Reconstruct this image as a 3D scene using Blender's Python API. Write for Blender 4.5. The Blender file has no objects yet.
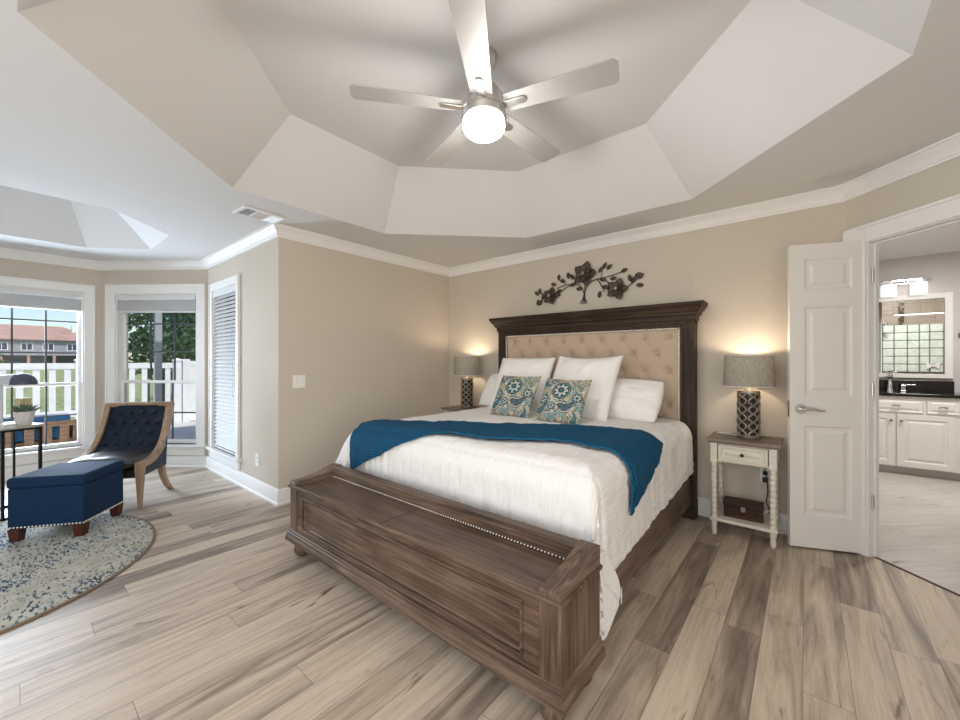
import bpy, bmesh, math, random
from math import sin, cos, pi, sqrt, atan2, radians, floor, exp
from mathutils import Vector, Matrix, noise
import numpy as np

random.seed(7)
S = bpy.context.scene
COL = S.collection

# ------------------------------------------------------------------ camera
cam_d = bpy.data.cameras.new('camera')
cam = bpy.data.objects.new('camera', cam_d); COL.objects.link(cam)
cam.location = (0, 0, 1.264)
cam.rotation_euler = (radians(90), 0, radians(39.74))
cam_d.sensor_fit = 'HORIZONTAL'; cam_d.sensor_width = 36.0
cam_d.lens = 392.4 / 960 * 36.0
cam_d.shift_y = 0.7 / 960
cam_d.clip_start = 0.02; cam_d.clip_end = 600
S.camera = cam

# ------------------------------------------------------------------ world, sun, daylight, exposure
W = bpy.data.worlds.new('sky'); S.world = W; W.use_nodes = True
nt = W.node_tree; nt.nodes.clear()
out = nt.nodes.new('ShaderNodeOutputWorld'); bg = nt.nodes.new('ShaderNodeBackground')
sky = nt.nodes.new('ShaderNodeTexSky'); sky.sky_type = 'NISHITA'; sky.sun_disc = False
sky.sun_elevation = radians(52); sky.sun_rotation = radians(60); sky.air_density = 1.0; sky.dust_density = 0.4; sky.ozone_density = 2.0
nt.links.new(sky.outputs[0], bg.inputs[0]); bg.inputs[1].default_value = 0.09
nt.links.new(bg.outputs[0], out.inputs[0])

def lamp(name, kind, loc, energy, color=(1, 1, 1), rot=(0, 0, 0), **kw):
    d = bpy.data.lights.new(name, kind); d.energy = energy; d.color = color
    for k, v in kw.items(): setattr(d, k, v)
    o = bpy.data.objects.new(name, d); COL.objects.link(o); o.location = loc; o.rotation_euler = rot
    return o
lamp('sun', 'SUN', (0, 0, 20), 2.1, (1, .95, .88), (radians(40), 0, radians(100)), angle=radians(1.0))
# fill lights added behind the camera where a patio door and window are assumed
lamp('south_fill', 'AREA', (-.75, -2.05, 1.25), 44, (1.0, .965, .92), (radians(-90), 0, pi), shape='RECTANGLE', size=3.2, size_y=2.2)
lamp('east_fill', 'AREA', (1.55, -0.3, 1.3), 30, (1.0, .92, .82), (0, radians(90), 0), shape='RECTANGLE', size=1.9, size_y=2.0)
# daylight at the west bay window; the southwest fill is added, its window unseen
lamp('bay_daylight', 'AREA', (-6.78, 0.05, 1.2), 110, (.72, .85, 1.0), (0, radians(-90), 0), shape='RECTANGLE', size=1.7, size_y=0.96)
lamp('southwest_fill', 'AREA', (-6.08, -1.62, 1.2), 26, (.62, .78, 1.0), (radians(90), 0, radians(-142.3)), shape='RECTANGLE', size=.95, size_y=1.7)
S.view_settings.view_transform = 'Standard'
S.view_settings.look = 'None'
S.view_settings.gamma = 1.0
S.view_settings.exposure = 0.68
S.view_settings.use_curve_mapping = False
try:
    S.cycles.use_denoising = True
    S.cycles.max_bounces = 10; S.cycles.diffuse_bounces = 6; S.cycles.transparent_max_bounces = 16
    S.cycles.sample_clamp_indirect = 6.0
    S.cycles.caustics_reflective = False; S.cycles.caustics_refractive = False
except Exception:
    pass

# ------------------------------------------------------------------ materials
class NT:
    def __init__(s, name):
        s.m = bpy.data.materials.new(name); s.m.use_nodes = True
        s.t = s.m.node_tree; s.b = s.t.nodes['Principled BSDF']
    def n(s, typ, **kw):
        x = s.t.nodes.new(typ)
        for k, v in kw.items(): setattr(x, k, v)
        return x
    def l(s, a, b): s.t.links.new(a, b)
    def val(s, sock, v):
        if hasattr(v, 'is_output'): s.l(v, sock)
        else: sock.default_value = v
    def math(s, op, a, b=0.0, c=0.0):
        x = s.n('ShaderNodeMath', operation=op)
        s.val(x.inputs[0], a); s.val(x.inputs[1], b); s.val(x.inputs[2], c)
        return x.outputs[0]
    def mix(s, f, a, b, mode='MIX'):
        x = s.n('ShaderNodeMix', data_type='RGBA', blend_type=mode)
        s.val(x.inputs[0], f); s.val(x.inputs[6], a); s.val(x.inputs[7], b)
        return x.outputs[2]
    def ramp(s, f, stops, interp='LINEAR'):
        x = s.n('ShaderNodeValToRGB'); x.color_ramp.interpolation = interp
        e = x.color_ramp.elements
        while len(e) < len(stops): e.new(0.5)
        for k, (p, c) in enumerate(stops):
            e[k].position = p; e[k].color = (*c, 1) if len(c) == 3 else c
        s.l(f, x.inputs[0]); return x.outputs[0]
    def obj(s, scale=(1, 1, 1)):
        c = s.n('ShaderNodeTexCoord'); m = s.n('ShaderNodeMapping'); m.inputs[3].default_value = scale
        s.l(c.outputs['Object'], m.inputs[0]); return m.outputs[0]
    def noise(s, vec, scale=5, detail=2, rough=.5, dist=0):
        x = s.n('ShaderNodeTexNoise'); x.inputs['Scale'].default_value = scale; x.inputs['Detail'].default_value = detail
        x.inputs['Roughness'].default_value = rough; x.inputs['Distortion'].default_value = dist
        if vec is not None: s.l(vec, x.inputs['Vector'])
        return x.outputs[0]
    def bump(s, h, strength=.3, dist=.01):
        x = s.n('ShaderNodeBump'); x.inputs['Strength'].default_value = strength; x.inputs['Distance'].default_value = dist
        s.l(h, x.inputs['Height']); s.l(x.outputs[0], s.b.inputs['Normal'])
    def set(s, color=None, rough=.5, metal=0, spec=.5):
        if color is not None: s.val(s.b.inputs['Base Color'], (*color, 1) if isinstance(color, tuple) and len(color) == 3 else color)
        s.val(s.b.inputs['Roughness'], rough); s.b.inputs['Metallic'].default_value = metal
        s.b.inputs['Specular IOR Level'].default_value = spec
        return s

def plain(name, c, rough=.5, metal=0, spec=.5, var=.06, scale=6, bump=0, bscale=80):
    k = NT(name); v = k.obj()
    n_ = k.noise(v, scale, 3)
    lo = tuple(max(0, x * (1 - var)) for x in c); hi = tuple(min(1, x * (1 + var)) for x in c)
    k.set(k.ramp(n_, [(.3, lo), (.7, hi)]), rough, metal, spec)
    if bump: k.bump(k.noise(v, bscale, 2), bump, .004)
    return k.m

def wood(name, cols, axis=0, scale=1.0, rough=.45, grain=38, bump=.15):
    k = NT(name); sc = [grain * scale] * 3; sc[axis] = 1.6 * scale
    v = k.obj(tuple(sc)); g = k.noise(v, 1.0, 6, .62, 1.2)
    big = k.noise(k.obj((3, 3, 3)), 1.0, 2)
    f = k.math('ADD', k.math('MULTIPLY', g, .75), k.math('MULTIPLY', big, .3))
    k.set(k.ramp(f, [(.36, cols[0]), (.52, cols[1]), (.68, cols[2])]), rough, 0, .28)
    k.bump(g, bump, .003); return k.m

def emit(name, c, strength):
    k = NT(name); k.set((.9, .9, .9), .4)
    k.b.inputs['Emission Color'].default_value = (*c, 1); k.b.inputs['Emission Strength'].default_value = strength
    return k.m

M = {}
M['wall'] = plain('wall_paint', (.58, .525, .45), .85, 0, .2, .015, 1.5, .05, 250)
M['wall_bath'] = plain('bath_paint', (.60, .575, .56), .85, 0, .2, .015, 1.5)
M['ceil'] = plain('ceiling_paint', (.70, .695, .69), .9, 0, .15, .015, 1.2, .08, 180)
M['white'] = plain('white_trim_paint', (.80, .79, .775), .45, 0, .4, .01)
M['door'] = plain('door_paint', (.76, .735, .70), .42, 0, .4, .01)
M['blind'] = plain('blind_slat', (.66, .66, .665), .5, 0, .3, .02)
M['dark'] = plain('dark_gap', (.02, .02, .02), .8)
M['nickel'] = plain('brushed_nickel', (.62, .60, .58), .32, 1, .5, .05, 30)
M['nickel_d'] = plain('satin_dark_nickel', (.30, .27, .24), .3, 1, .5, .05, 30)
M['chrome'] = plain('chrome', (.8, .8, .8), .12, 1)
M['muntin'] = plain('dark_muntin', (.055, .06, .075), .5)
M['bedwood'] = wood('weathered_bed_wood', [(.036, .021, .014), (.105, .067, .045), (.20, .142, .104)], 0, 1, .42)
M['bedwood_y'] = wood('weathered_bed_wood_lengthwise', [(.04, .024, .016), (.13, .085, .06), (.25, .18, .135)], 1, 1, .42)
M['bedwood_z'] = wood('weathered_bed_wood_upright', [(.036, .022, .014), (.112, .072, .049), (.21, .148, .108)], 2, 1, .42)
M['headwood'] = wood('dark_headboard_wood', [(.013, .008, .005), (.04, .023, .015), (.075, .046, .03)], 0, 1, .55)
M['headwood_z'] = wood('dark_headboard_post_wood', [(.013, .008, .005), (.038, .022, .014), (.07, .043, .028)], 2, 1, .6)
M['chairwood'] = wood('greyed_oak', [(.17, .105, .062), (.33, .225, .145), (.46, .335, .23)], 2, 1, .5)
M['topwood'] = wood('grey_brown_top', [(.085, .062, .05), (.17, .13, .108), (.26, .21, .175)], 0, 1, .45)
M['boxwood'] = wood('dark_box_wood', [(.012, .005, .003), (.045, .018, .011), (.09, .038, .022)], 0, .8, .5)
M['footwood'] = wood('mahogany_foot', [(.03, .008, .006), (.07, .02, .014), (.1, .032, .02)], 2, 1, .35)
M['outwood'] = wood('patio_wood', [(.18, .09, .04), (.36, .2, .11), (.5, .3, .17)], 1, .6, .6)
M['cream'] = plain('cream_paint', (.70, .655, .57), .5, 0, .4, .05, 18)
M['linen'] = NT('panel_linen')
k = M['linen']; v = k.obj((260, 1, 260)); k.set(k.ramp(k.noise(v, 1, 2), [(.3, (.47, .36, .27)), (.7, (.57, .45, .35))]), .85, 0, .2); k.bump(k.noise(v, 1, 1), .2, .002); M['linen'] = k.m
k = NT('shade_linen'); va = k.obj((40, 40, 420)); vb = k.obj((320, 320, 18))
f = k.math('ADD', k.math('MULTIPLY', k.noise(va, 1, 2), .5), k.math('MULTIPLY', k.noise(vb, 1, 2), .5))
k.set(k.ramp(f, [(.35, (.24, .22, .185)), (.55, (.43, .40, .35)), (.7, (.58, .545, .49))]), .9, 0, .1)
tr = k.n('ShaderNodeBsdfTranslucent'); tr.inputs[0].default_value = (.5, .46, .38, 1)
mx = k.n('ShaderNodeMixShader'); mx.inputs[0].default_value = .16
k.l(k.b.outputs[0], mx.inputs[1]); k.l(tr.outputs[0], mx.inputs[2]); k.l(mx.outputs[0], k.t.nodes['Material Output'].inputs[0]); M['shade'] = k.m
k = NT('white_comforter'); c = k.n('ShaderNodeUVMap'); mp = k.n('ShaderNodeMapping'); mp.inputs[3].default_value = (26, 5, 1); k.l(c.outputs[0], mp.inputs[0])
g = k.noise(mp.outputs[0], 3, 4, .6, .8); k.set((.87, .86, .845), .9, 0, .1); k.bump(g, .7, .014); M['comf'] = k.m
k = NT('white_cotton'); v = k.obj(); k.set((.87, .855, .835), .9, 0, .1); k.bump(k.noise(v, 14, 3, .5, .6), .22, .01); M['cotton'] = k.m
k = NT('teal_knit'); c = k.n('ShaderNodeUVMap'); sp = k.n('ShaderNodeSeparateXYZ'); k.l(c.outputs[0], sp.inputs[0])
zz = k.math('PINGPONG', k.math('MULTIPLY', sp.outputs[0], 60.0), 1.0)
ww = k.math('SINE', k.math('MULTIPLY', k.math('ADD', sp.outputs[1], k.math('MULTIPLY', zz, .012)), 260.0))
h = k.math('MULTIPLY_ADD', ww, .5, .5)
k.set(k.mix(h, (.003, .045, .11, 1), (.008, .105, .21, 1)), .85, 0, .2); k.bump(h, .8, .006); M['throw'] = k.m
k = NT('navy_linen'); v = k.obj((200, 200, 200)); k.set(k.ramp(k.noise(v, 1, 2), [(.3, (.003, .018, .052)), (.7, (.007, .034, .088))]), .8, 0, .2); k.bump(k.noise(v, 1, 1), .25, .003); M['navy'] = k.m
k = NT('navy_leather'); v = k.obj(); k.set(k.ramp(k.noise(v, 5, 3), [(.3, (.003, .008, .020)), (.7, (.007, .015, .034))]), .45, 0, .22); k.bump(k.noise(v, 60, 2), .12, .003); M['leather'] = k.m
k = NT('seat_leather'); v = k.obj(); k.set(k.ramp(k.noise(v, 5, 3), [(.3, (.02, .018, .018)), (.7, (.04, .036, .034))]), .33, 0, .6); k.bump(k.noise(v, 18, 3), .2, .006); M['seat'] = k.m
M['brass'] = plain('pale_nailhead', (.86, .82, .74), .35, .1)
M['bronze'] = plain('aged_bronze', (.085, .065, .052), .5, .5, .4, .6, 30)
M['pewter'] = plain('pewter_lattice', (.30, .26, .215), .4, .55, .5, .3, 40)
M['pewter_in'] = plain('lattice_core', (.018, .014, .012), .6, 0)
M['black'] = plain('black_metal', (.012, .012, .013), .4, .5)
M['plasticw'] = plain('white_plastic', (.82, .81, .78), .4)
M['silver'] = plain('silver_arm', (.55, .56, .58), .4, .6)
M['slate'] = plain('slate_shade', (.055, .065, .095), .4, .2)
M['stonepot'] = plain('speckled_pot', (.62, .60, .56), .7, 0, .3, .15, 60)
M['succ'] = plain('succulent_green', (.12, .19, .13), .6, 0, .3, .4, 40)
M['beige'] = plain('beige_card', (.50, .42, .25), .7)
M['granite'] = plain('black_granite', (.012, .012, .013), .08, 0, .6, .5, 120)
M['vanity'] = plain('vanity_paint', (.76, .735, .705), .4, 0, .4, .01)
M['globe'] = emit('lit_globe', (1, .98, .94), 5.0)
M['bathlight'] = emit('lit_bath_shade', (1, .97, .93), .6)
M['bulb'] = emit('lit_bulb', (1, .82, .6), 4.0)
M['fanblade'] = plain('silver_blade', (.50, .49, .48), .45, .35, .5, .06, 5)
k = NT('mirror_glass'); k.set((.86, .88, .87), .02, 1); M['mirror'] = k.m
# window glass
k = NT('window_glass'); k.t.nodes.remove(k.b)
tb = k.n('ShaderNodeBsdfTransparent'); tb.inputs[0].default_value = (.97, .98, .99, 1); gb = k.n('ShaderNodeBsdfGlossy'); gb.inputs['Roughness'].default_value = .02
mx = k.n('ShaderNodeMixShader'); fr = k.n('ShaderNodeFresnel'); fr.inputs[0].default_value = 1.18
k.l(fr.outputs[0], mx.inputs[0]); k.l(tb.outputs[0], mx.inputs[1]); k.l(gb.outputs[0], mx.inputs[2]); k.l(mx.outputs[0], k.t.nodes['Material Output'].inputs[0]); M['glass'] = k.m

# plank floor: every plank gets its own tone, grain runs along Y
def planks(name, w, L, stops, axis_swap=False, rot=0.0, rough=.42, tone_amt=.42, band_amt=1.15, x_off=0.0):
    k = NT(name); g = k.n('ShaderNodeNewGeometry'); mp = k.n('ShaderNodeMapping'); mp.inputs[2].default_value = (0, 0, rot)
    k.l(g.outputs['Position'], mp.inputs[0]); sp = k.n('ShaderNodeSeparateXYZ'); k.l(mp.outputs[0], sp.inputs[0])
    x = k.math('DIVIDE', k.math('ADD', sp.outputs[0], x_off), w); row = k.math('FLOOR', x); fx = k.math('FRACT', x)
    wn = k.n('ShaderNodeTexWhiteNoise', noise_dimensions='1D'); k.l(row, wn.inputs['W'])
    y = k.math('ADD', k.math('DIVIDE', sp.outputs[1], L), k.math('MULTIPLY', wn.outputs[0], 7.3)); col = k.math('FLOOR', y); fy = k.math('FRACT', y)
    cb = k.n('ShaderNodeCombineXYZ'); k.l(row, cb.inputs[0]); k.l(col, cb.inputs[1])
    wn2 = k.n('ShaderNodeTexWhiteNoise', noise_dimensions='2D'); k.l(cb.outputs[0], wn2.inputs['Vector']); idv = wn2.outputs[0]
    def stretched(fx_, fy_, off, detail, rough_, dist):
        c_ = k.n('ShaderNodeCombineXYZ'); k.val(c_.inputs[0], k.math('MULTIPLY', sp.outputs[0], fx_)); k.val(c_.inputs[1], k.math('MULTIPLY', sp.outputs[1], fy_)); k.val(c_.inputs[2], k.math('MULTIPLY', idv, off))
        return k.noise(c_.outputs[0], 1, detail, rough_, dist)
    low = stretched(9.0, .85, 47.0, 5, .6, 1.8)          # broad heartwood bands inside a plank
    gr = stretched(95.0, 3.2, 90.0, 4, .6, .6)           # fine grain
    kn = stretched(14.0, 2.6, 33.0, 3, .5, 1.5)          # knots
    ck = stretched(70.0, 4.5, 21.0, 2, .5, .8)           # dark dashes
    tone = k.math('ADD', k.math('MULTIPLY', idv, tone_amt), k.math('MULTIPLY_ADD', low, band_amt, .5 - .5 * band_amt - .5 * tone_amt))
    base = k.ramp(tone, stops)
    c1 = k.mix(1.0, base, k.ramp(gr, [(.3, (.80, .77, .74)), (.5, (1, 1, 1)), (.7, (1.05, 1.05, 1.05))]), 'MULTIPLY')
    c1 = k.mix(1.0, c1, k.ramp(kn, [(.235, (.34, .28, .23)), (.29, (.74, .70, .66)), (.35, (1, 1, 1))]), 'MULTIPLY')
    c2 = k.mix(1.0, c1, k.ramp(ck, [(.22, (.36, .31, .27)), (.27, (.8, .78, .76)), (.31, (1, 1, 1))]), 'MULTIPLY')
    ex = k.math('LESS_THAN', k.math('MINIMUM', fx, k.math('SUBTRACT', 1.0, fx)), .0016 / w)
    ey = k.math('LESS_THAN', k.math('MINIMUM', fy, k.math('SUBTRACT', 1.0, fy)), .0016 / L)
    gap = k.math('MAXIMUM', ex, ey)
    k.set(k.mix(k.math('MULTIPLY', gap, .55), c2, (.10, .075, .06, 1)), rough, 0, .45)
    k.bump(k.math('SUBTRACT', gr, k.math('MULTIPLY', gap, 1.0)), .12, .002)
    return k.m
M['floor'] = planks('oak_look_planks', .147, 1.26, [(.12, (.155, .12, .097)), (.30, (.285, .228, .18)), (.47, (.445, .365, .285)), (.64, (.575, .48, .38)), (.88, (.63, .535, .43))], x_off=.305)
M['bathfloor'] = planks('bath_tile', .30, .60, [(.1, (.42, .385, .35)), (.5, (.56, .525, .485)), (.9, (.66, .62, .58))], rot=radians(45), rough=.3, tone_amt=.3, band_amt=.8)
k = NT('speckled_rug'); v = k.obj((14, 36, 1)); v2 = k.obj((1, 1, 1))
n1 = k.noise(v, 1.6, 3, .62, .5); n2 = k.noise(v, 3.4, 2, .5, .3); patch = k.noise(v2, 2.6, 3, .6)
f = k.math('ADD', n1, k.math('MULTIPLY_ADD', patch, .55, -.275)); f = k.math('ADD', f, k.math('MULTIPLY_ADD', n2, .35, -.175))
on = k.ramp(f, [(.545, (0, 0, 0)), (.585, (1, 1, 1))])
blue = k.ramp(k.noise(v2, 9, 2), [(.3, (.02, .05, .085)), (.5, (.06, .12, .18)), (.7, (.17, .22, .25))])
basec = k.ramp(k.noise(v2, 10, 4), [(.3, (.40, .385, .33)), (.7, (.56, .545, .48))])
k.set(k.mix(on, basec, blue), .95, 0, .1); k.bump(k.noise(k.obj((1, 1, 1)), 150, 2), .4, .004); M['rug'] = k.m
M['rugedge'] = plain('rug_binding', (.20, .15, .10), .9)
k = NT('paisley'); a = k.n('ShaderNodeVertexColor'); a.layer_name = 'pattern'; k.set(a.outputs[0], .85, 0, .15); k.bump(k.noise(k.obj((300, 300, 300)), 1, 1), .2, .002); M['paisley'] = k.m
# outside
M['vinyl'] = plain('white_vinyl', (.80, .80, .80), .5)
M['grass'] = plain('lawn', (.36, .42, .20), .95, 0, .1, .35, 4)
M['patio'] = plain('patio_concrete', (.60, .58, .56), .9, 0, .1, .06, 2)
M['stucco'] = plain('house_stucco', (.34, .335, .36), .9, 0, .1, .04, 2)
M['roof'] = plain('hazed_clay_roof', (.46, .30, .26), .9, 0, .1, .12, .9)  # paled to put distance haze into the roof colour
M['hglass'] = plain('house_glass', (.05, .07, .11), .2)
M['bluecush'] = plain('blue_cushion', (.03, .12, .25), .8)
k = NT('leaf_green'); g = k.n('ShaderNodeNewGeometry'); k.set(k.ramp(g.outputs['Random Per Island'], [(0, (.03, .07, .04)), (.6, (.08, .16, .08)), (1, (.18, .27, .14))]), .6, 0, .3); M['leaf'] = k.m
M['bark'] = plain('bark', (.10, .075, .055), .9, 0, .1, .3, 12)
# shower wall materials
k = NT('travertine_tile'); g = k.n('ShaderNodeNewGeometry'); br = k.n('ShaderNodeTexBrick'); mp = k.n('ShaderNodeMapping'); mp.inputs[2].default_value = (radians(90), 0, 0)
k.l(g.outputs['Position'], mp.inputs[0]); k.l(mp.outputs[0], br.inputs[0]); br.inputs['Scale'].default_value = 1.6; br.inputs['Mortar Size'].default_value = .006
br.inputs['Color1'].default_value = (.33, .275, .225, 1); br.inputs['Color2'].default_value = (.40, .345, .29, 1); br.inputs['Mortar'].default_value = (.25, .2, .16, 1)
k.set(k.mix(.5, br.outputs[0], k.mix(1.0, br.outputs[0], k.ramp(k.noise(k.obj((2, 2, 7)), 2, 5, .6, 1.5), [(.3, (.6, .55, .5)), (.7, (1.2, 1.2, 1.2))]), 'MULTIPLY')), .35); M['shtile'] = k.m
M['block'] = plain('glass_block', (.66, .72, .66), .12, 0, .6, .12, 14, .4, 9)
M['grout'] = plain('block_grout', (.15, .17, .15), .8)
k = NT('mosaic'); ck = k.n('ShaderNodeTexWhiteNoise', noise_dimensions='3D'); g = k.n('ShaderNodeNewGeometry'); sn = k.n('ShaderNodeVectorMath', operation='SNAP'); sn.inputs[1].default_value = (.028, .5, .028)
k.l(g.outputs['Position'], sn.inputs[0]); k.l(sn.outputs[0], ck.inputs['Vector']); k.set(k.ramp(ck.outputs[0], [(0, (.02, .015, .012)), (.5, (.10, .075, .055)), (1, (.45, .38, .30))]), .25); M['mosaic'] = k.m

# ------------------------------------------------------------------ mesh helpers
class MB:
    def __init__(s): s.v = []; s.f = []; s.uv = None
    def add(s, vs, fs):
        o = len(s.v); s.v += [tuple(p) for p in vs]; s.f += [tuple(i + o for i in f) for f in fs]; return s
    def box(s, x0, x1, y0, y1, z0, z1):
        return s.add([(x0, y0, z0), (x1, y0, z0), (x1, y1, z0), (x0, y1, z0), (x0, y0, z1), (x1, y0, z1), (x1, y1, z1), (x0, y1, z1)],
                     [(0, 3, 2, 1), (4, 5, 6, 7), (0, 1, 5, 4), (1, 2, 6, 5), (2, 3, 7, 6), (3, 0, 4, 7)])
    def obox(s, c, size, rot):
        m = Matrix.Translation(c) @ rot.to_4x4(); x, y, z = [q / 2 for q in size]
        vs = [m @ Vector(p) for p in [(-x, -y, -z), (x, -y, -z), (x, y, -z), (-x, y, -z), (-x, -y, z), (x, -y, z), (x, y, z), (-x, y, z)]]
        return s.add(vs, [(0, 3, 2, 1), (4, 5, 6, 7), (0, 1, 5, 4), (1, 2, 6, 5), (2, 3, 7, 6), (3, 0, 4, 7)])
    def lathe(s, prof, n=24, c=(0, 0, 0), caps=True):
        vs = []; fs = []
        for r, z in prof:
            for k in range(n):
                a = 2 * pi * k / n; vs.append((c[0] + r * cos(a), c[1] + r * sin(a), c[2] + z))
        for j in range(len(prof) - 1):
            for k in range(n):
                k2 = (k + 1) % n; fs.append((j * n + k, j * n + k2, (j + 1) * n + k2, (j + 1) * n + k))
        if caps:
            fs.append(tuple(reversed(range(n)))); fs.append(tuple((len(prof) - 1) * n + k for k in range(n)))
        return s.add(vs, fs)
    def tube(s, pts, r, n=8, caps=True):
        pts = [Vector(p) for p in pts]; rs = r if isinstance(r, (list, tuple)) else [r] * len(pts)
        vs = []; fs = []; up = None
        for i, p in enumerate(pts):
            t = (pts[min(i + 1, len(pts) - 1)] - pts[max(i - 1, 0)]).normalized()
            if up is None:
                up = Vector((0, 0, 1)) if abs(t.z) < .9 else Vector((1, 0, 0))
            u = (up - t * up.dot(t)).normalized(); w = t.cross(u); up = u
            for k in range(n):
                a = 2 * pi * k / n; vs.append(p + (u * cos(a) + w * sin(a)) * rs[i])
        for j in range(len(pts) - 1):
            for k in range(n):
                k2 = (k + 1) % n; fs.append((j * n + k, j * n + k2, (j + 1) * n + k2, (j + 1) * n + k))
        if caps:
            fs.append(tuple(reversed(range(n)))); fs.append(tuple((len(pts) - 1) * n + k for k in range(n)))
        return s.add(vs, fs)
    def prism(s, poly, a0, a1, axis=2):
        n = len(poly)
        def P(p, a):
            return {2: (p[0], p[1], a), 1: (p[0], a, p[1]), 0: (a, p[0], p[1])}[axis]
        vs = [P(p, a0) for p in poly] + [P(p, a1) for p in poly]
        fs = [tuple(range(n))[::-1], tuple(range(n, 2 * n))] + [(k, (k + 1) % n, n + (k + 1) % n, n + k) for k in range(n)]
        return s.add(vs, fs)
    def loft(s, rings, caps=True, closed=True):
        n = len(rings[0]); vs = [p for r in rings for p in r]; fs = []
        for j in range(len(rings) - 1):
            for k in range(n if closed else n - 1):
                k2 = (k + 1) % n; fs.append((j * n + k, j * n + k2, (j + 1) * n + k2, (j + 1) * n + k))
        if caps and closed:
            fs.append(tuple(reversed(range(n)))); fs.append(tuple((len(rings) - 1) * n + k for k in range(n)))
        return s.add(vs, fs)
    def grid(s, P, uv=None):
        nu, nv = len(P), len(P[0]); o = len(s.v)
        s.v += [tuple(P[i][j]) for i in range(nu) for j in range(nv)]
        s.f += [(o + i * nv + j, o + (i + 1) * nv + j, o + (i + 1) * nv + j + 1, o + i * nv + j + 1) for i in range(nu - 1) for j in range(nv - 1)]
        if uv: s.uv = [uv[i][j] for i in range(nu) for j in range(nv)]
        return s
    def ball(s, c, r, n=10, m=6, sc=(1, 1, 1)):
        vs = []; fs = []
        for j in range(1, m):
            t = pi * j / m
            for k in range(n):
                a = 2 * pi * k / n; vs.append((c[0] + r * sc[0] * sin(t) * cos(a), c[1] + r * sc[1] * sin(t) * sin(a), c[2] + r * sc[2] * cos(t)))
        vs += [(c[0], c[1], c[2] + r * sc[2]), (c[0], c[1], c[2] - r * sc[2])]; T = len(vs) - 2; B = T + 1
        for j in range(m - 2):
            for k in range(n):
                k2 = (k + 1) % n; fs.append((j * n + k, (j + 1) * n + k, (j + 1) * n + k2, j * n + k2))
        for k in range(n):
            k2 = (k + 1) % n; fs.append((T, k, k2)); fs.append((B, (m - 2) * n + k2, (m - 2) * n + k))
        return s.add(vs, fs)
    def build(s, name, mat, parent=None, smooth=0, bevel=0, seg=2, solid=0, loc=None, fix=True):
        me = bpy.data.meshes.new(name); me.from_pydata([tuple(p) for p in s.v], [], s.f)
        if s.uv:
            ul = me.uv_layers.new(name='UVMap')
            for lp in me.loops: ul.data[lp.index].uv = s.uv[lp.vertex_index]
        if fix:
            bm = bmesh.new(); bm.from_mesh(me); bmesh.ops.recalc_face_normals(bm, faces=bm.faces); bm.to_mesh(me); bm.free()
        if smooth:
            me.polygons.foreach_set('use_smooth', [True] * len(me.polygons))
            if smooth < 180: me.set_sharp_from_angle(angle=radians(smooth))
        me.materials.append(M[mat] if isinstance(mat, str) else mat)
        o = bpy.data.objects.new(name, me); COL.objects.link(o)
        if parent: o.parent = parent
        if loc: o.location = loc
        if solid:
            md = o.modifiers.new('solid', 'SOLIDIFY'); md.thickness = solid; md.offset = -1
        if bevel:
            md = o.modifiers.new('bevel', 'BEVEL'); md.width = bevel; md.segments = seg; md.limit_method = 'ANGLE'; md.angle_limit = radians(35)
            if not smooth:
                me.polygons.foreach_set('use_smooth', [True] * len(me.polygons)); md.harden_normals = True
        return o

def tag(o, label=None, cat=None, group=None, kind=None):
    if label: o['label'] = label
    if cat: o['category'] = cat
    if group: o['group'] = group
    if kind: o['kind'] = kind
    return o
def thing(name, label, cat, loc=(0, 0, 0), rz=0, group=None, kind=None):
    o = bpy.data.objects.new(name, None); COL.objects.link(o); o.empty_display_size = .1
    o.location = loc; o.rotation_euler = (0, 0, rz)
    return tag(o, label, cat, group, kind)
def kids(o): return [c for c in bpy.data.objects if c.parent == o]
def copy_tree(o, parent=None):
    c = o.copy(); COL.objects.link(c); c.parent = parent
    for ch in kids(o): copy_tree(ch, c)
    return c
def struct(name, mb, mat, loc=None, rz=0, parent=None, bevel=0, smooth=0):
    o = mb.build(name, mat, parent, bevel=bevel, smooth=smooth)
    if loc: o.location = loc
    if rz: o.rotation_euler = (0, 0, rz)
    if parent is None: o['kind'] = 'structure'
    return o

# ------------------------------------------------------------------ room shell
ZC = 2.44
C4 = Vector((-6.5, .712)); C3 = Vector((-5.46, 1.513)); C0 = Vector((-3.551, 1.513)); C1 = Vector((-3.551, 3.643)); C2 = Vector((.206, 3.643))
E1 = Vector((1.35, 2.499)); E2 = Vector((1.35, -1.9)); S2 = Vector((-5.46, -1.9)); S3 = Vector((-6.5, -1.1))
room = [S3, C4, C3, C0, C1, C2, E1, E2, S2]

mb = MB(); big = [(-6.7, -2.2), (1.5, -2.2), (1.5, 2.406), (.116, 3.79), (-6.7, 3.79)]
mb.prism([tuple(p) for p in big], -.12, 0); struct('floor', mb, 'floor')
mb = MB(); mb.prism([(1.5, 2.407), (3.1, 2.407), (3.1, 7.0), (.1, 7.0), (.1, 3.807)], -.12, 0); struct('floor_bath', mb, 'bathfloor')

def wall(name, A, B, ops=(), mat='wall', h=2.95, th=.13, e0=0.0, e1=0.0):
    A = Vector(A); B = Vector(B); d = B - A; L = d.length; mb = MB()
    xs = sorted({-e0, L + e1} | {o[0] for o in ops} | {o[1] for o in ops})
    for a, b in zip(xs[:-1], xs[1:]):
        m_ = (a + b) / 2; hit = [o for o in ops if o[0] < m_ < o[1]]
        if not hit: mb.box(a, b, 0, th, 0, h)
        else:
            o = hit[0]
            if o[2] > 0: mb.box(a, b, 0, th, 0, o[2])
            if o[3] < h: mb.box(a, b, 0, th, o[3], h)
    return struct(name, mb, mat, (A.x, A.y, 0), atan2(d.y, d.x))

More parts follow.
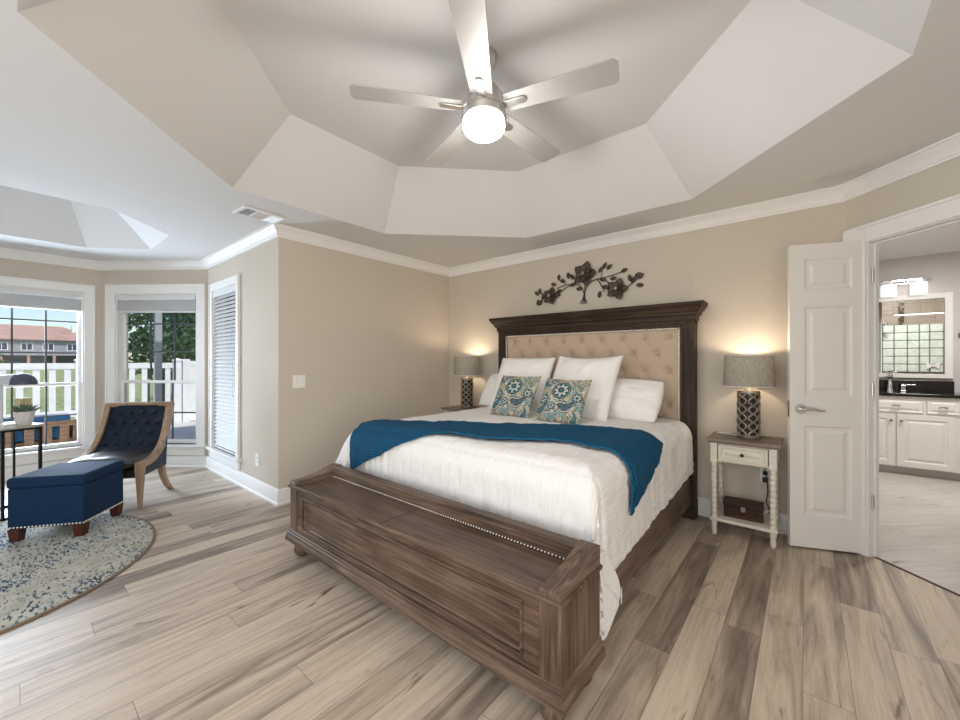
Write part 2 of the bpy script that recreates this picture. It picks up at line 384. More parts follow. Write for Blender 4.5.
LW = (C4 - S3).length
wA = (LW - .712 - .515, LW - .712 + .568)           # opening along the west wall
B_S = (C3 - C4).length
wB = (B_S - 1.125, B_S - .13)                       # opening on the slanted wall
wC = (.21, .95)                                    # opening on the short wall with the closed blind
ZS, ZT = .27, 2.06
wall('wall_west', S3, C4, [(wA[0], wA[1], ZS, ZT)], e1=.06, e0=.06)
wall('wall_bay', C4, C3, [(wB[0], wB[1], ZS, ZT)])
wall('wall_nook', C3, C0, [(wC[0], wC[1], ZS, ZT)], e0=.06, e1=-.0005)
wall('wall_left', C0, C1, e0=-.0005, e1=.13)
wall('wall_back', C1, C2)
DW0, DW1, DZ = .134, 1.09, 2.035
wall('wall_corner', C2, E1, [(DW0, DW1, 0, DZ)], th=.07)
wall('wall_east', E1, E2, [(1.85, 3.75, .3, 2.2)])
wall('wall_south', E2, S2, [(.45, 3.75, .05, 2.3)])
wall('wall_southwest', S2, S3, [(.18, 1.13, ZS, ZT)])

# ceiling with two octagonal trays
def ceiling():
    bm = bmesh.new()
    outer = [(p.x, p.y) for p in [Vector((-6.6, -2.0)), Vector((1.45, -2.0)), Vector((1.45, 2.6)), Vector((.3, 3.72)), Vector((-3.62, 3.72)), Vector((-3.62, 1.6)), Vector((-5.5, 1.6)), Vector((-6.6, .8))]]
    trays = []
    x0, x1, y0, y1, c = -3.0, .315, .02, 3.18, .955
    o1 = [(x0 + c, y0), (x1 - c, y0), (x1, y0 + c), (x1, y1 - c), (x1 - c, y1), (x0 + c, y1), (x0, y1 - c), (x0, y0 + c)]
    trays.append((o1, ((x0 + x1) / 2, (y0 + y1) / 2), .45, 2.85))
    x0, x1, y0, y1, c = -5.76, -4.15, -1.36, .965, .44
    o2 = [(x0 + c, y0), (x1 - c, y0), (x1, y0 + c), (x1, y1 - c), (x1 - c, y1), (x0 + c, y1), (x0, y1 - c), (x0, y0 + c)]
    trays.append((o2, ((x0 + x1) / 2, (y0 + y1) / 2), .40, 2.85))
    edges = []
    def loop(pts, z):
        vs = [bm.verts.new((p[0], p[1], z)) for p in pts]
        es = [bm.edges.new((vs[i], vs[(i + 1) % len(vs)])) for i in range(len(vs))]
        return vs, es
    _, es = loop(outer, ZC); edges += es
    rings = []
    for pts, c, ins, zt in trays:
        vs, es = loop(pts, ZC); edges += es; rings.append((vs, pts, c, ins, zt))
    bmesh.ops.triangle_fill(bm, edges=edges, use_beauty=True)
    for vs, pts, c, ins, zt in rings:
        n = len(pts); inner = []
        for i in range(n):
            p0, p1, p2 = Vector(pts[i - 1]), Vector(pts[i]), Vector(pts[(i + 1) % n])
            d1 = (p1 - p0).normalized(); d2 = (p2 - p1).normalized()
            n1 = Vector((-d1.y, d1.x)); n2 = Vector((-d2.y, d2.x)); m_ = (n1 + n2); m_ = m_ / (1 + n1.dot(n2))
            inner.append(p1 + m_ * ins)
        iv = [bm.verts.new((p.x, p.y, zt)) for p in inner]
        for i in range(n):
            bm.faces.new((vs[i], vs[(i + 1) % n], iv[(i + 1) % n], iv[i]))
        bm.faces.new(iv)
    for f in bm.faces:
        if f.normal.z > 0: f.normal_flip()
    me = bpy.data.meshes.new('ceiling'); bm.to_mesh(me); bm.free(); me.materials.append(M['ceil'])
    o = bpy.data.objects.new('ceiling', me); COL.objects.link(o); o['kind'] = 'structure'
ceiling()
mb = MB(); mb.box(-7.0, 3.4, -2.4, 7.3, 2.951, 3.1); struct('ceiling_sky_block', mb, 'ceil')  # unseen slab added over the ceilings to block sky light

# swept mouldings (room on the right-hand side of the path direction reversed: inward offset)
def sweep(name, path, prof, mat='white', closed=False):
    P = [Vector(p) for p in path]; rings = []
    n = len(P)
    for i in range(n):
        dirs = []
        if i > 0: dirs.append((P[i] - P[i - 1]).normalized())
        if i < n - 1: dirs.append((P[i + 1] - P[i]).normalized())
        nn = [Vector((d.y, -d.x)) for d in dirs]       # inward normal for the clockwise walk
        m_ = nn[0] if len(nn) == 1 else (nn[0] + nn[1]) / (1 + nn[0].dot(nn[1]))
        rings.append([(P[i].x + m_.x * o, P[i].y + m_.y * o, z) for o, z in prof])
    return struct(name, MB().loft(rings), mat, smooth=30)
crown = [(-.005, 2.345), (.012, 2.345), (.016, 2.357), (.022, 2.362), (.03, 2.385), (.05, 2.41), (.062, 2.418), (.068, 2.428), (.078, 2.43), (.08, 2.445), (-.005, 2.445)]
sweep('trim_1', [S2, S3, C4, C3, C0, C1, C2, E1, E2, S2], crown)
base = [(-.005, 0), (.026, 0), (.026, .018), (.016, .026), (.016, .105), (.012, .118), (.01, .13), (-.005, .142)]
sweep('baseboard_bay', [S3, C4, C3, C0, C1, C2], base)
ch = (E1 - C2).normalized()
sweep('baseboard_corner', [C2 + ch * 1.2, E1, E2], base)
sweep('baseboard_southwest', [S2, S3], base)

# ------------------------------------------------------------------ windows
def window(n, A, B, s0, s1, cols, up_rows, low_rows, casing=.085, blind='raised', zm=1.0, stack=.165):
    A = Vector(A); B = Vector(B); d = B - A
    r = thing('window_%d' % n, None, None, (A.x, A.y, 0), atan2(d.y, d.x), kind='structure')
    z0, z1 = ZS, ZT; c = casing
    mb = MB()
    mb.box(s0 - c, s0, -.02, .002, z0, z1 + c); mb.box(s1, s1 + c, -.02, .002, z0, z1 + c); mb.box(s0, s1, -.02, .002, z1, z1 + c)
    mb.box(s0 - c - .008, s0 - c + .012, -.028, 0, z0, z1 + c + .008); mb.box(s1 + c - .012, s1 + c + .008, -.028, 0, z0, z1 + c + .008); mb.box(s0 - c, s1 + c, -.028, 0, z1 + c - .012, z1 + c + .008)
    mb.build('casing', 'white', r, bevel=.004)
    mb = MB(); mb.box(s0 - c - .03, s1 + c + .03, -.05, .13, z0 - .028, z0); mb.build('window_sill', 'white', r, bevel=.005)
    mb = MB(); mb.box(s0 - c, s1 + c, -.02, .002, z0 - .125, z0 - .028); mb.build('apron', 'white', r, bevel=.004)
    mb = MB(); t = .014
    mb.box(s0, s0 + t, 0, .13, z0, z1); mb.box(s1 - t, s1, 0, .13, z0, z1); mb.box(s0 + t, s1 - t, 0, .13, z1 - t, z1)
    mb.build('jamb', 'white', r)
    a, b = s0 + t, s1 - t; f = .035
    for nm, za, zb, y0, rows in (('upper_sash', zm - .01, z1 - t, .079, up_rows), ('lower_sash', z0, zm + .03, .047, low_rows)):
        mb = MB(); fb = f + .015 if nm == 'lower_sash' else f
        mb.box(a, a + f, y0, y0 + .03, za, zb); mb.box(b - f, b, y0, y0 + .03, za, zb)
        mb.box(a + f, b - f, y0, y0 + .03, za, za + fb); mb.box(a + f, b - f, y0, y0 + .03, zb - f, zb)
        sh = mb.build(nm, 'white', r, bevel=.003)
        mb = MB(); gx0, gx1, gz0, gz1 = a + f, b - f, za + fb, zb - f
        for k in range(1, cols): x = gx0 + (gx1 - gx0) * k / cols; mb.box(x - .008, x + .008, y0 + .009, y0 + .021, gz0, gz1)
        for q in rows: mb.box(gx0, gx1, y0 + .0095, y0 + .0205, q - .008, q + .008)
        mb.build('muntin', 'muntin', sh)
        MB().box(gx0 - .004, gx1 + .004, y0 + .0135, y0 + .0165, gz0 - .004, gz1 + .004).build('pane', 'glass', sh)
    return r
w3 = window(1, S3, C4, wA[0], wA[1], 4, (1.353, 1.714), (.64,), zm=.985)
w2 = window(2, C4, C3, wB[0], wB[1], 3, (1.372, 1.71), (.64,), zm=1.0, casing=.105)
w1 = window(3, C3, C0, wC[0], wC[1], 2, (1.372, 1.71), (.64,), casing=.075)

def blind(A, B, s0, s1, raised, label, tilt=57):
    A = Vector(A); B = Vector(B); d = B - A
    r = thing('window_blind', label, 'blind', (A.x, A.y, ZT), atan2(d.y, d.x), group='white slatted window blinds')
    a, b = s0 + .018, s1 - .018; y = .018
    MB().box(a, b, y - .024, y + .024, -.062, -.016).build('headrail', 'blind', r, bevel=.003)
    MB().box(a - .003, b + .003, y - .030, y - .024, -.075, -.014).build('valance', 'blind', r, bevel=.003)
    mb = MB()
    if raised:
        for k in range(30): z = -.078 - k * .0042; mb.box(a, b, y - .023, y + .023, z - .0024, z)
        zb = -.078 - 30 * .0042
    else:
        H = ZT - ZS - .1; N = 40
        for k in range(N):
            z = -.085 - k * H / N
            mb.obox(((a + b) / 2, y, z), (b - a, .048, .0026), Matrix.Rotation(radians(tilt), 3, 'X'))
        zb = -.085 - H + .015
    mb.build('slats', 'blind', r)
    MB().box(a, b, y - .024, y + .024, zb - .018, zb).build('bottom_rail', 'blind', r, bevel=.003)
    x = b - .06 if not raised else a + .06; mb = MB()
    L = 1.1 if not raised else .5
    mb.tube([(x, y - .036, -.05), (x, y - .037, -.05 - L)], .0015, 5)
    cd = mb.build('lift_cord', 'blind', r)
    MB().lathe([(.003, -.02), (.006, -.012), (.003, 0)], 8, (x, y - .037, -.05 - L)).build('cord_tassel', 'blind', cd)
    return r
blind(S3, C4, wA[0], wA[1], True, 'raised white slat blind bunched at the top of the wide window above the side table')
blind(C4, C3, wB[0], wB[1], True, 'raised white slat blind bunched at the top of the window behind the navy armchair')
blind(C3, C0, wC[0], wC[1], False, 'fully lowered white slat blind with closed slats in the narrow window near the wall outlet')

# ------------------------------------------------------------------ doorway, door leaf
ang = atan2(ch.y, ch.x)
r = thing('trim_2', None, None, (C2.x, C2.y, 0), ang, kind='structure')
mb = MB(); c = .105; a0, a1 = DW0 + .012, DW1 - .012; zt = DZ - .012
mb.box(.004, a0 - .006, -.02, .002, 0, zt + .11); mb.box(a1 + .006, a1 + c, -.02, .002, 0, zt + .11); mb.box(a0 - .006, a1 + .006, -.02, .002, zt + .006, zt + .11)
mb.box(.004, .022, -.03, 0, 0, zt + .118); mb.box(.004, a1 + c + .008, -.03, 0, zt + .098, zt + .118)
mb.build('door_casing', 'white', r, bevel=.005)
mb = MB(); mb.box(DW0, a0, -.004, .074, 0, zt); mb.box(a1, DW1, -.004, .074, 0, zt); mb.box(DW0, DW1, -.004, .074, zt, DZ)
mb.box(a0, a0 + .012, .035, .06, 0, zt); mb.box(a1 - .012, a1, .035, .06, 0, zt); mb.box(a0, a1, .035, .06, zt - .012, zt)
mb.build('door_jamb', 'white', r, bevel=.003)
MB().box(a0, a1, .030, .050, 0, .004).build('threshold', 'headwood', r, bevel=.003)
MB().box(.58, .66, .03, .05, zt - .006, zt + .0005).build('strike_plate', 'nickel_d', r)

HP = C2 + ch * a0 + Vector((ch.y, -ch.x)) * -0.0
hinge = Vector((.306, 3.552)); lead = Vector((-.085, 3.385)); dd = hinge - lead; LWd = .437
r = thing('door_1', 'narrow white three-panel door leaf standing open beside the bathroom doorway', 'door', (lead.x, lead.y, .014), atan2(dd.y, dd.x), kind='structure')
# local: x from leading edge to hinge, visible face at y=0 looking along -y
def panel_slab(mb, L, H, T, panels):
    xs = sorted({0, L} | {p[0] for p in panels} | {p[1] for p in panels}); zs = sorted({0, H} | {p[2] for p in panels} | {p[3] for p in panels})
    for side in (0, 1):
        yf = 0 if side == 0 else T; sg = 1 if side == 0 else -1
        for xa, xb in zip(xs[:-1], xs[1:]):
            for za, zb in zip(zs[:-1], zs[1:]):
                if any(p[0] <= xa and xb <= p[1] and p[2] <= za and zb <= p[3] for p in panels): continue
                mb.add([(xa, yf, za), (xb, yf, za), (xb, yf, zb), (xa, yf, zb)], [(0, 1, 2, 3)])
        for (xa, xb, za, zb) in panels:
            lv = [(0, 0), (.012, .009), (.03, .009), (.05, .002)]
            R = [[(xa + i, yf + sg * dpt, za + i), (xb - i, yf + sg * dpt, za + i), (xb - i, yf + sg * dpt, zb - i), (xa + i, yf + sg * dpt, zb - i)] for i, dpt in lv]
            mb.loft(R, caps=False); mb.add(R[-1], [(0, 1, 2, 3)])
    mb.add([(0, 0, 0), (L, 0, 0), (L, T, 0), (0, T, 0), (0, 0, H), (L, 0, H), (L, T, H), (0, T, H)], [(0, 3, 2, 1), (4, 5, 6, 7), (1, 2, 6, 5), (3, 0, 4, 7)])
mb = MB(); panel_slab(mb, LWd, 2.03, .035, [(.083, .345, .215, .815), (.083, .345, 1.02, 1.61), (.083, .345, 1.725, 1.93)])
dl = mb.build('door_panel', 'door', r, fix=False)
bmx = bmesh.new(); bmx.from_mesh(dl.data); bmesh.ops.remove_doubles(bmx, verts=bmx.verts, dist=1e-5); bmesh.ops.recalc_face_normals(bmx, faces=bmx.faces); bmx.to_mesh(dl.data); bmx.free()
hm = MB()
for yy, sg in ((0, -1), (.035, 1)):
    for q in ((.033, 0), ):
        pts = [(.062, yy, .925), (.062, yy + sg * .008, .925)]
        hm.tube(pts, [.033, .030], 20)
        hm.tube([(.062, yy, .925), (.062, yy + sg * .045, .925)], .011, 12)
        hm.tube([(.062, yy + sg * .042, .925), (.09, yy + sg * .046, .931), (.12, yy + sg * .047, .929), (.15, yy + sg * .046, .919), (.178, yy + sg * .044, .921)], [.011, .0095, .008, .007, .006], 10)
hm.build('door_handle', 'nickel', r, smooth=50)
MB().box(-.002, .001, .006, .029, .87, .98).build('latch_plate', 'nickel_d', r)
for hz in (.34, 1.06, 1.80):
    h_ = MB(); h_.box(LWd, LWd + .012, -.002, .03, hz - .045, hz + .045); h_.tube([(LWd + .009, -.006, hz - .045), (LWd + .009, -.006, hz + .045)], .006, 8)
    h_.build('hinge', 'nickel', r)

# ------------------------------------------------------------------ bathroom shell
bw = 'wall_bath'
def bwall(name, A, B, mat=bw, th=.1, h=2.95): return wall(name, A, B, (), mat, h, th)
bwall('wall_bath_north', (.15, 6.87), (3.05, 6.87))
bwall('wall_bath_west', (.206, 3.79), (.206, 6.97))
bwall('wall_bath_east', (3.0, 6.97), (3.0, 4.3))
wall('wall_bath_side', (1.06, 4.385), (1.06, 2.92), (), bw, 2.95, .09, e0=0, e1=-.02)
bwall('wall_shower', (3.0, 4.40), (.97, 4.40), 'shtile', .09)
MB_ = MB(); MB_.prism([(1.4, 2.55), (3.1, 2.55), (3.1, 7.0), (.1, 7.0), (.1, 3.86)], 2.50, 2.62); struct('ceiling_bath', MB_, plain('bath_ceiling_paint', (.84, .83, .82), .9, 0, .1, .01))
lamp('bath_fill', 'AREA', (1.2, 5.4, 2.48), 26, (1, .96, .91), (0, 0, 0), shape='DISK', size=.4)  # unseen fill light added to brighten the bathroom

# vanity
v = thing('vanity_cabinet', 'white bathroom vanity cabinet with raised panel doors seen through the doorway', 'cabinet', (1.35, 6.6, 0))
mb = MB(); x0, x1 = -1.1, 1.1; mb.box(x0, x1, -.27, .265, .09, .868); mb.build('carcass', 'vanity', v)
MB().box(x0, x1, -.21, .26, 0, .09).build('toe_kick', plain('toe_kick_paint', (.46, .43, .40), .7), v)
def raised_panel(mb, xa, xb, za, zb, yf, t=.02, rail=.055):
    lv = [(0, 0), (rail, 0), (rail + .008, .008), (rail + .02, .008), (rail + .04, .001)]
    R = [[(xa + i, yf - t + dpt, za + i), (xb - i, yf - t + dpt, za + i), (xb - i, yf - t + dpt, zb - i), (xa + i, yf - t + dpt, zb - i)] for i, dpt in lv]
    R = [[(xa, yf, za), (xb, yf, za), (xb, yf, zb), (xa, yf, zb)]] + R
    mb.loft(R)
def knob(par, x, y, z, mat='nickel_d', r_=.014):
    MB().lathe([(.005, 0), (.005, .012), (r_, .016), (r_, .022), (r_ * .7, .027)], 12).build('knob', mat, par).matrix_local = Matrix.Translation((x, y, z)) @ Matrix.Rotation(radians(90), 4, 'X')
ox = 1.35
for (xa, xb, kx) in ((.30, .755, .727), (.775, 1.20, .806), (1.235, 1.66, 1.63), (1.68, 2.10, 1.71)):
    mb = MB(); raised_panel(mb, xa - ox, xb - ox, .10, .675, -.27); o = mb.build('door', 'vanity', v); knob(o, kx - ox, -.29, .60)
for (xa, xb) in ((.56, .975), (1.0, 1.225), (1.25, 1.66)):
    mb = MB(); raised_panel(mb, xa - ox, xb - ox, .70, .842, -.27, .02, .002); o = mb.build('drawer', 'vanity', v)
    h_ = MB(); xm = (xa + xb) / 2 - ox; h_.tube([(xm - .032, -.315, .77), (xm + .032, -.315, .77)], .006, 8); h_.tube([(xm - .022, -.285, .77), (xm - .022, -.315, .77)], .004, 8); h_.tube([(xm + .022, -.285, .77), (xm + .022, -.315, .77)], .004, 8)
    h_.build('drawer_pull', 'nickel_d', o)
ct = thing('countertop', 'black granite countertop on the white bathroom vanity', 'countertop', (1.35, 6.6, .87))
MB().box(-1.12, 1.12, -.30, .265, 0, .035).build('slab', 'granite', ct, bevel=.006)
MB().box(-1.12, -.06, .245, .265, .035, .16).build('backsplash', 'granite', ct, bevel=.003)
fa = thing('faucet', 'chrome bathroom faucet on the black countertop below the mirror', 'faucet', (.766, 6.70, .905))
mb = MB(); mb.lathe([(.03, 0), (.03, .01), (.022, .02), (.02, .15), (.024, .16), (.024, .2), (.012, .21)], 16); mb.tube([(0, 0, .17), (-.02, -.06, .175), (-.06, -.12, .165)], [.016, .015, .013], 10); mb.build('spout', 'chrome', fa, smooth=40)
mb = MB(); mb.tube([(0, 0, .19), (.02, .0, .225), (.07, -.01, .235)], [.01, .009, .008], 8); mb.build('lever', 'chrome', fa, smooth=40)
fh = thing('water_tap', 'small square chrome tap handle to the right of the bathroom faucet', 'tap', (.875, 6.72, .905))
mb = MB(); mb.box(-.022, .022, -.022, .022, 0, .012); mb.box(-.016, .016, -.016, .016, .012, .07); mb.build('base', 'chrome', fh, bevel=.003)
MB().box(-.014, .1, -.014, .012, .07, .084).build('lever', 'chrome', fh, bevel=.003)
mi = thing('bathroom_mirror', 'white framed wall mirror above the vanity reflecting a tiled shower', 'mirror', (.78, 6.869, 1.06))
fx0, fx1, fz1 = -.36, .50, .985; fw = .062
mb = MB(); mb.box(fx0, fx0 + fw, -.03, 0, 0, fz1); mb.box(fx1 - fw, fx1, -.03, 0, 0, fz1); mb.box(fx0 + fw, fx1 - fw, -.03, 0, 0, fw - .012); mb.box(fx0 + fw, fx1 - fw, -.03, 0, fz1 - fw, fz1)
mb.build('frame', 'white', mi, bevel=.004)
MB().box(fx0 + .05, fx1 - .05, -.012, -.002, .04, fz1 - .05).build('mirror_glass', 'mirror', mi)
vl = thing('vanity_light', 'chrome bar vanity light with lit square glass shades above the bathroom mirror', 'light', (.88, 6.869, 2.205))
MB().box(-.16, .16, -.02, 0, -.03, .03).build('backplate', 'chrome', vl, bevel=.003)
mb = MB(); mb.tube([(-.36, -.06, 0), (.24, -.06, 0)], .007, 8); mb.tube([(-.1, -.06, 0), (-.1, 0, 0)], .008, 8); mb.tube([(.1, -.06, 0), (.1, 0, 0)], .008, 8); mb.build('bar', 'chrome', vl)
for x in (-.115, .13):
    mb = MB(); mb.box(x - .03, x + .03, -.085, -.035, -.025, .018); cl = mb.build('shade_holder', 'chrome', vl, bevel=.003)
    MB().box(x - .063, x + .063, -.12, -.015, -.165, -.028).build('glass_shade', 'bathlight', cl, bevel=.008)
hk = thing('towel_hook', 'small dark hook on the bathroom wall right of the mirror', 'hook', (1.335, 6.869, 1.55))
mb = MB(); mb.box(-.014, .014, -.008, 0, -.03, .03); mb.tube([(0, -.008, .015), (0, -.05, .01), (0, -.055, .03)], .006, 8); mb.tube([(0, -.008, -.01), (0, -.035, -.02), (0, -.045, -.005)], .005, 8); mb.build('hook_arm', 'nickel_d', hk)

# shower seen in the mirror
gbp = thing('glass_block_window', 'grid of pale glass blocks in the shower wall reflected in the bathroom mirror', 'window', (.972, 4.401, 1.08))
MB().box(0, .80, 0, .012, 0, .765).build('grout_bed', 'grout', gbp)
mb = MB(); bx = [0, .135, .285, .415, .525, .67, .80]
for i in range(6):
    for j in range(6):
        mb.box(bx[i] + .006, bx[i + 1] - .006, .004, .028, j * .1275 + .005, (j + 1) * .1275 - .005)
mb.build('blocks', 'block', gbp, bevel=.008)
sm = thing('mosaic_strip', 'vertical dark mosaic tile strip in the shower reflected in the mirror', 'tile strip', (1.19, 4.401, 1.85)); MB().box(-.033, .033, 0, .01, 0, .5).build('tiles', 'mosaic', sm)
sh = thing('shower_fitting', 'chrome shower head on the tiled wall reflected in the mirror', 'shower head', (.99, 4.401, 1.84))
mb = MB(); mb.tube([(-.0, 0, .04), (-.0, .12, .06), (.02, .2, .03)], .009, 8); mb.lathe([(.012, .02), (.05, 0), (.05, -.012)], 14, (.025, .215, 0)); mb.build('arm_and_rose', 'chrome', sh, smooth=40)
rl = thing('shower_rail', 'long pale shower door rail reflected in the bathroom mirror', 'rail', (2.0, 5.2, 1.945)); MB().box(-.98, .98, -.01, .01, -.009, .009).build('rail', 'white', rl)

bo = thing('bow_ornament', 'white bow shaped ornament on the shower glass blocks reflected in the mirror', 'ornament', (1.53, 4.436, 1.185))
for s_ in (-1, 1):
    MB().prism([(s_ * .008, -.012), (s_ * .07, -.055), (s_ * .075, .05), (s_ * .008, .014)], 0, .012, 1).build('loop', 'plasticw', bo, bevel=.003)
MB().ball((0, .008, 0), .016, 10, 6).build('knot', 'plasticw', bo, smooth=180)

# ------------------------------------------------------------------ small wall fittings
sw = thing('light_switch', 'white double rocker light switch on the beige wall left of the bed', 'switch', (C0.x, 1.694, 1.075), radians(90))
MB().box(-.058, .058, -.006, 0, -.058, .058).build('cover_plate', 'plasticw', sw, bevel=.003)
for x in (-.023, .023): MB().box(x - .016, x + .016, -.010, -.005, -.033, .033).build('rocker', 'plasticw', sw, bevel=.002)
def outlet(label, loc, rz):
    o = thing('wall_outlet', label, 'outlet', loc, rz)
    MB().box(-.036, .036, -.006, 0, -.058, .058).build('cover_plate', 'plasticw', o, bevel=.003)
    for z in (-.022, .022):
        rc = MB().box(-.016, .016, -.009, -.005, z - .014, z + .014).build('socket', 'plasticw', o, bevel=.002)
        mb = MB(); mb.box(-.008, -.005, -.0095, -.0088, z - .004, z + .006); mb.box(.005, .008, -.0095, -.0088, z - .004, z + .006); mb.build('slot', 'dark', rc)
    return o
outlet('white wall outlet low on the nook wall right of the blinds', (-4.0, 1.513, .325), 0)
outlet('white wall outlet with black plugs behind the cream nightstand', (-.235, 3.643, .405), 0)
ve = thing('ceiling_vent', 'white rectangular air vent in the ceiling near the outer wall corner', 'vent', (-3.385, 1.30, ZC), radians(4))
mb = MB(); mb.box(-.105, -.085, -.165, .165, -.012, 0); mb.box(.085, .105, -.165, .165, -.012, 0); mb.box(-.085, .085, -.165, -.14, -.012, 0); mb.box(-.085, .085, .14, .165, -.012, 0)
mb.box(-.085, .085, -.055, -.045, -.012, 0); mb.box(-.085, .085, .045, .055, -.012, 0); mb.build('vent_frame', 'white', ve, bevel=.003)
MB().box(-.086, .086, -.141, .141, -.002, -.0005).build('duct_opening', 'dark', ve)
for (ya, yb, tl) in ((-.14, -.055, -50), (-.045, .045, 0), (.055, .14, 50)):
    mb = MB()
    for k in range(9):
        y = ya + (yb - ya) * (k + .5) / 9
        if tl: mb.obox((0, y, -.008), (.17, .010, .0012), Matrix.Rotation(radians(-tl), 3, 'X'))
        else: mb.obox((-.085 + .17 * (k + .5) / 9, (ya + yb) / 2, -.008), (.0012, yb - ya, .012), Matrix.Rotation(radians(30), 3, 'Y'))
    mb.build('louvers', 'white', ve)

# ------------------------------------------------------------------ bed
BX = -1.658
bed = thing('bed', 'king bed with dark tufted headboard and weathered storage bench footboard', 'bed', (BX, 2.5, 0))
hb = MB(); yb0, yb1 = .985, 1.10      # local headboard depth (world 3.485 .. 3.60)
hw = .975
hb.box(-hw, -hw + .078, yb0, yb1, 0, 1.585); hb.box(hw - .078, hw, yb0, yb1, 0, 1.585)
hb.box(-hw + .078, hw - .078, yb0 + .03, yb1, .28, 1.585)
hb.box(-hw, hw, yb0 - .004, yb1, 1.56, 1.60)
hb.box(-hw - .004, -hw + .10, yb0 - .006, yb1, 0.0, .14); hb.box(hw - .10, hw + .004, yb0 - .006, yb1, 0.0, .14)
hbo = hb.build('headboard', 'headwood_z', bed, bevel=.004)
prof = [(0, 1.585), (.012, 1.59), (.014, 1.625), (.03, 1.635), (.034, 1.655), (.05, 1.668), (.066, 1.695), (.074, 1.705), (.076, 1.73)]
R = []
for o, z in prof: R.append([(-hw - o, yb0 - o, z), (hw + o, yb0 - o, z), (hw + o, yb1, z), (-hw - o, yb1, z)])
MB().loft(R).build('cornice', 'headwood', hbo, bevel=.002)
mb = MB(); i0 = hw - .078; mb.box(-i0, -i0 + .022, yb0 - .006, yb0 + .04, .3, 1.56); mb.box(i0 - .022, i0, yb0 - .006, yb0 + .04, .3, 1.56); mb.box(-i0 + .022, i0 - .022, yb0 - .006, yb0 + .04, 1.538, 1.56)
mb.build('inner_moulding', 'headwood', hbo, bevel=.004)
# tufted panel
px0, px1, pz0, pz1 = -i0 + .022, i0 - .022, .55, 1.538
btn = []
for r_ in range(7):
    z = 1.462 - r_ * .141; off = 0 if r_ % 2 == 0 else .5
    for c_ in range(9 - (r_ % 2)):
        x = -.78 + (c_ + off) * .195
        btn.append((x, z))
btn_near = btn
NX, NZ = 150, 84; P = []
for i in range(NX + 1):
    row = []
    for j in range(NZ + 1):
        x = px0 + (px1 - px0) * i / NX; z = pz0 + (pz1 - pz0) * j / NZ
        e = min(x - px0, px1 - x, pz1 - z); y = -.030 * (1 - exp(-max(e, 0) / .02))
        for bx, bz in btn:
            d2 = (x - bx) ** 2 + (z - bz) ** 2
            if d2 < .02: y += .024 * exp(-d2 / .0011) + .007 * exp(-d2 / .004)
        # diamond folds
        fa_ = abs(((x + .78) / .195 + (1.462 - z) / .282) % 1.0 - .5); fb_ = abs(((x + .78) / .195 - (1.462 - z) / .282) % 1.0 - .5)
        y += .006 * (exp(-((.5 - fa_) / .05) ** 2) + exp(-((.5 - fb_) / .05) ** 2))
        row.append((x, yb0 + .028 + y, z))
    P.append(row)
pn = MB().grid(P).build('upholstered_panel', 'linen', hbo, smooth=180, fix=False)
for bx, bz in btn:
    if bz > .72: MB().ball((bx, yb0 + .024, bz), .015, 10, 6, (1, .6, 1)).build('button', 'linen', hbo, smooth=180)
mb = MB()
def nails(mb, a, b, step, r_=.0092, nrm=(0, -1, 0)):
    a = Vector(a); b = Vector(b); n_ = max(1, int((b - a).length / step))
    for k in range(n_ + 1): mb.ball(a.lerp(b, k / n_), r_, 6, 4)
yn = yb0 - .001
nails(mb, (px0 + .012, yn, .75), (px0 + .012, yn, pz1 - .012), .021); nails(mb, (px1 - .012, yn, .75), (px1 - .012, yn, pz1 - .012), .021); nails(mb, (px0 + .012, yn, pz1 - .012), (px1 - .012, yn, pz1 - .012), .021)
tag(mb.build('nailhead_trim', 'brass', hbo, smooth=180), 'pale nailhead trim', kind='stuff')
for s in (-1, 1):
    mb = MB(); xr = s * .932; mb.box(xr - .015, xr + .015, -.95, .99, .11, .33); mb.box(xr - .02 , xr + .02, -.95, .99, .315, .33)
    mb.build('side_rail', 'bedwood_y', bed, bevel=.004)
# storage bench
bl = .058                                     # bench centre offset in x
bx0, bx1, by0, by1 = -.985 + bl, 0.972 + bl, -1.325, -1.0
mb = MB()
mb.box(bx0 + .02, bx1 - .02, by0 + .03, by1, .145, .44)
for s in (bx0, bx1 - .085): mb.box(s, s + .085, by0, by1, .15, .452)
bn = mb.build('storage_bench', 'bedwood_z', bed, bevel=.004)
# end posts in upright grain, framed front panel
mb = MB(); za, zb = .158, .448; xa, xb = bx0 + .085, bx1 - .085
yf = by0 + .006; lv = [(0, 0), (.075, 0), (.083, .010), (.092, .014)]
R = [[(xa + i, yf + dp, za + i * .62), (xb - i, yf + dp, za + i * .62), (xb - i, yf + dp, zb - i * .62), (xa + i, yf + dp, zb - i * .62)] for i, dp in lv]
R = [[(xa, yf + .02, za), (xb, yf + .02, za), (xb, yf + .02, zb), (xa, yf + .02, zb)]] + R
MB().loft(R).build('front_panel', 'bedwood', bn)
mb = MB(); R2 = []
for s in (0, 1):
    i = .0755
    mb2 = [(xa + .0755, xb - .0755)]
fx = .072; fz = fx * .62
mb.box(xa + fx, xb - fx, yf - .007, yf + .006, zb - fz - .008, zb - fz + .004); mb.box(xa + fx, xb - fx, yf - .007, yf + .006, za + fz - .004, za + fz + .008)
mb.box(xa + fx - .004, xa + fx + .008, yf - .007, yf + .006, za + fz - .004, zb - fz + .004); mb.box(xb - fx - .008, xb - fx + .004, yf - .007, yf + .006, za + fz - .004, zb - fz + .004)
mb.build('panel_moulding', 'bedwood', bn, bevel=.004)
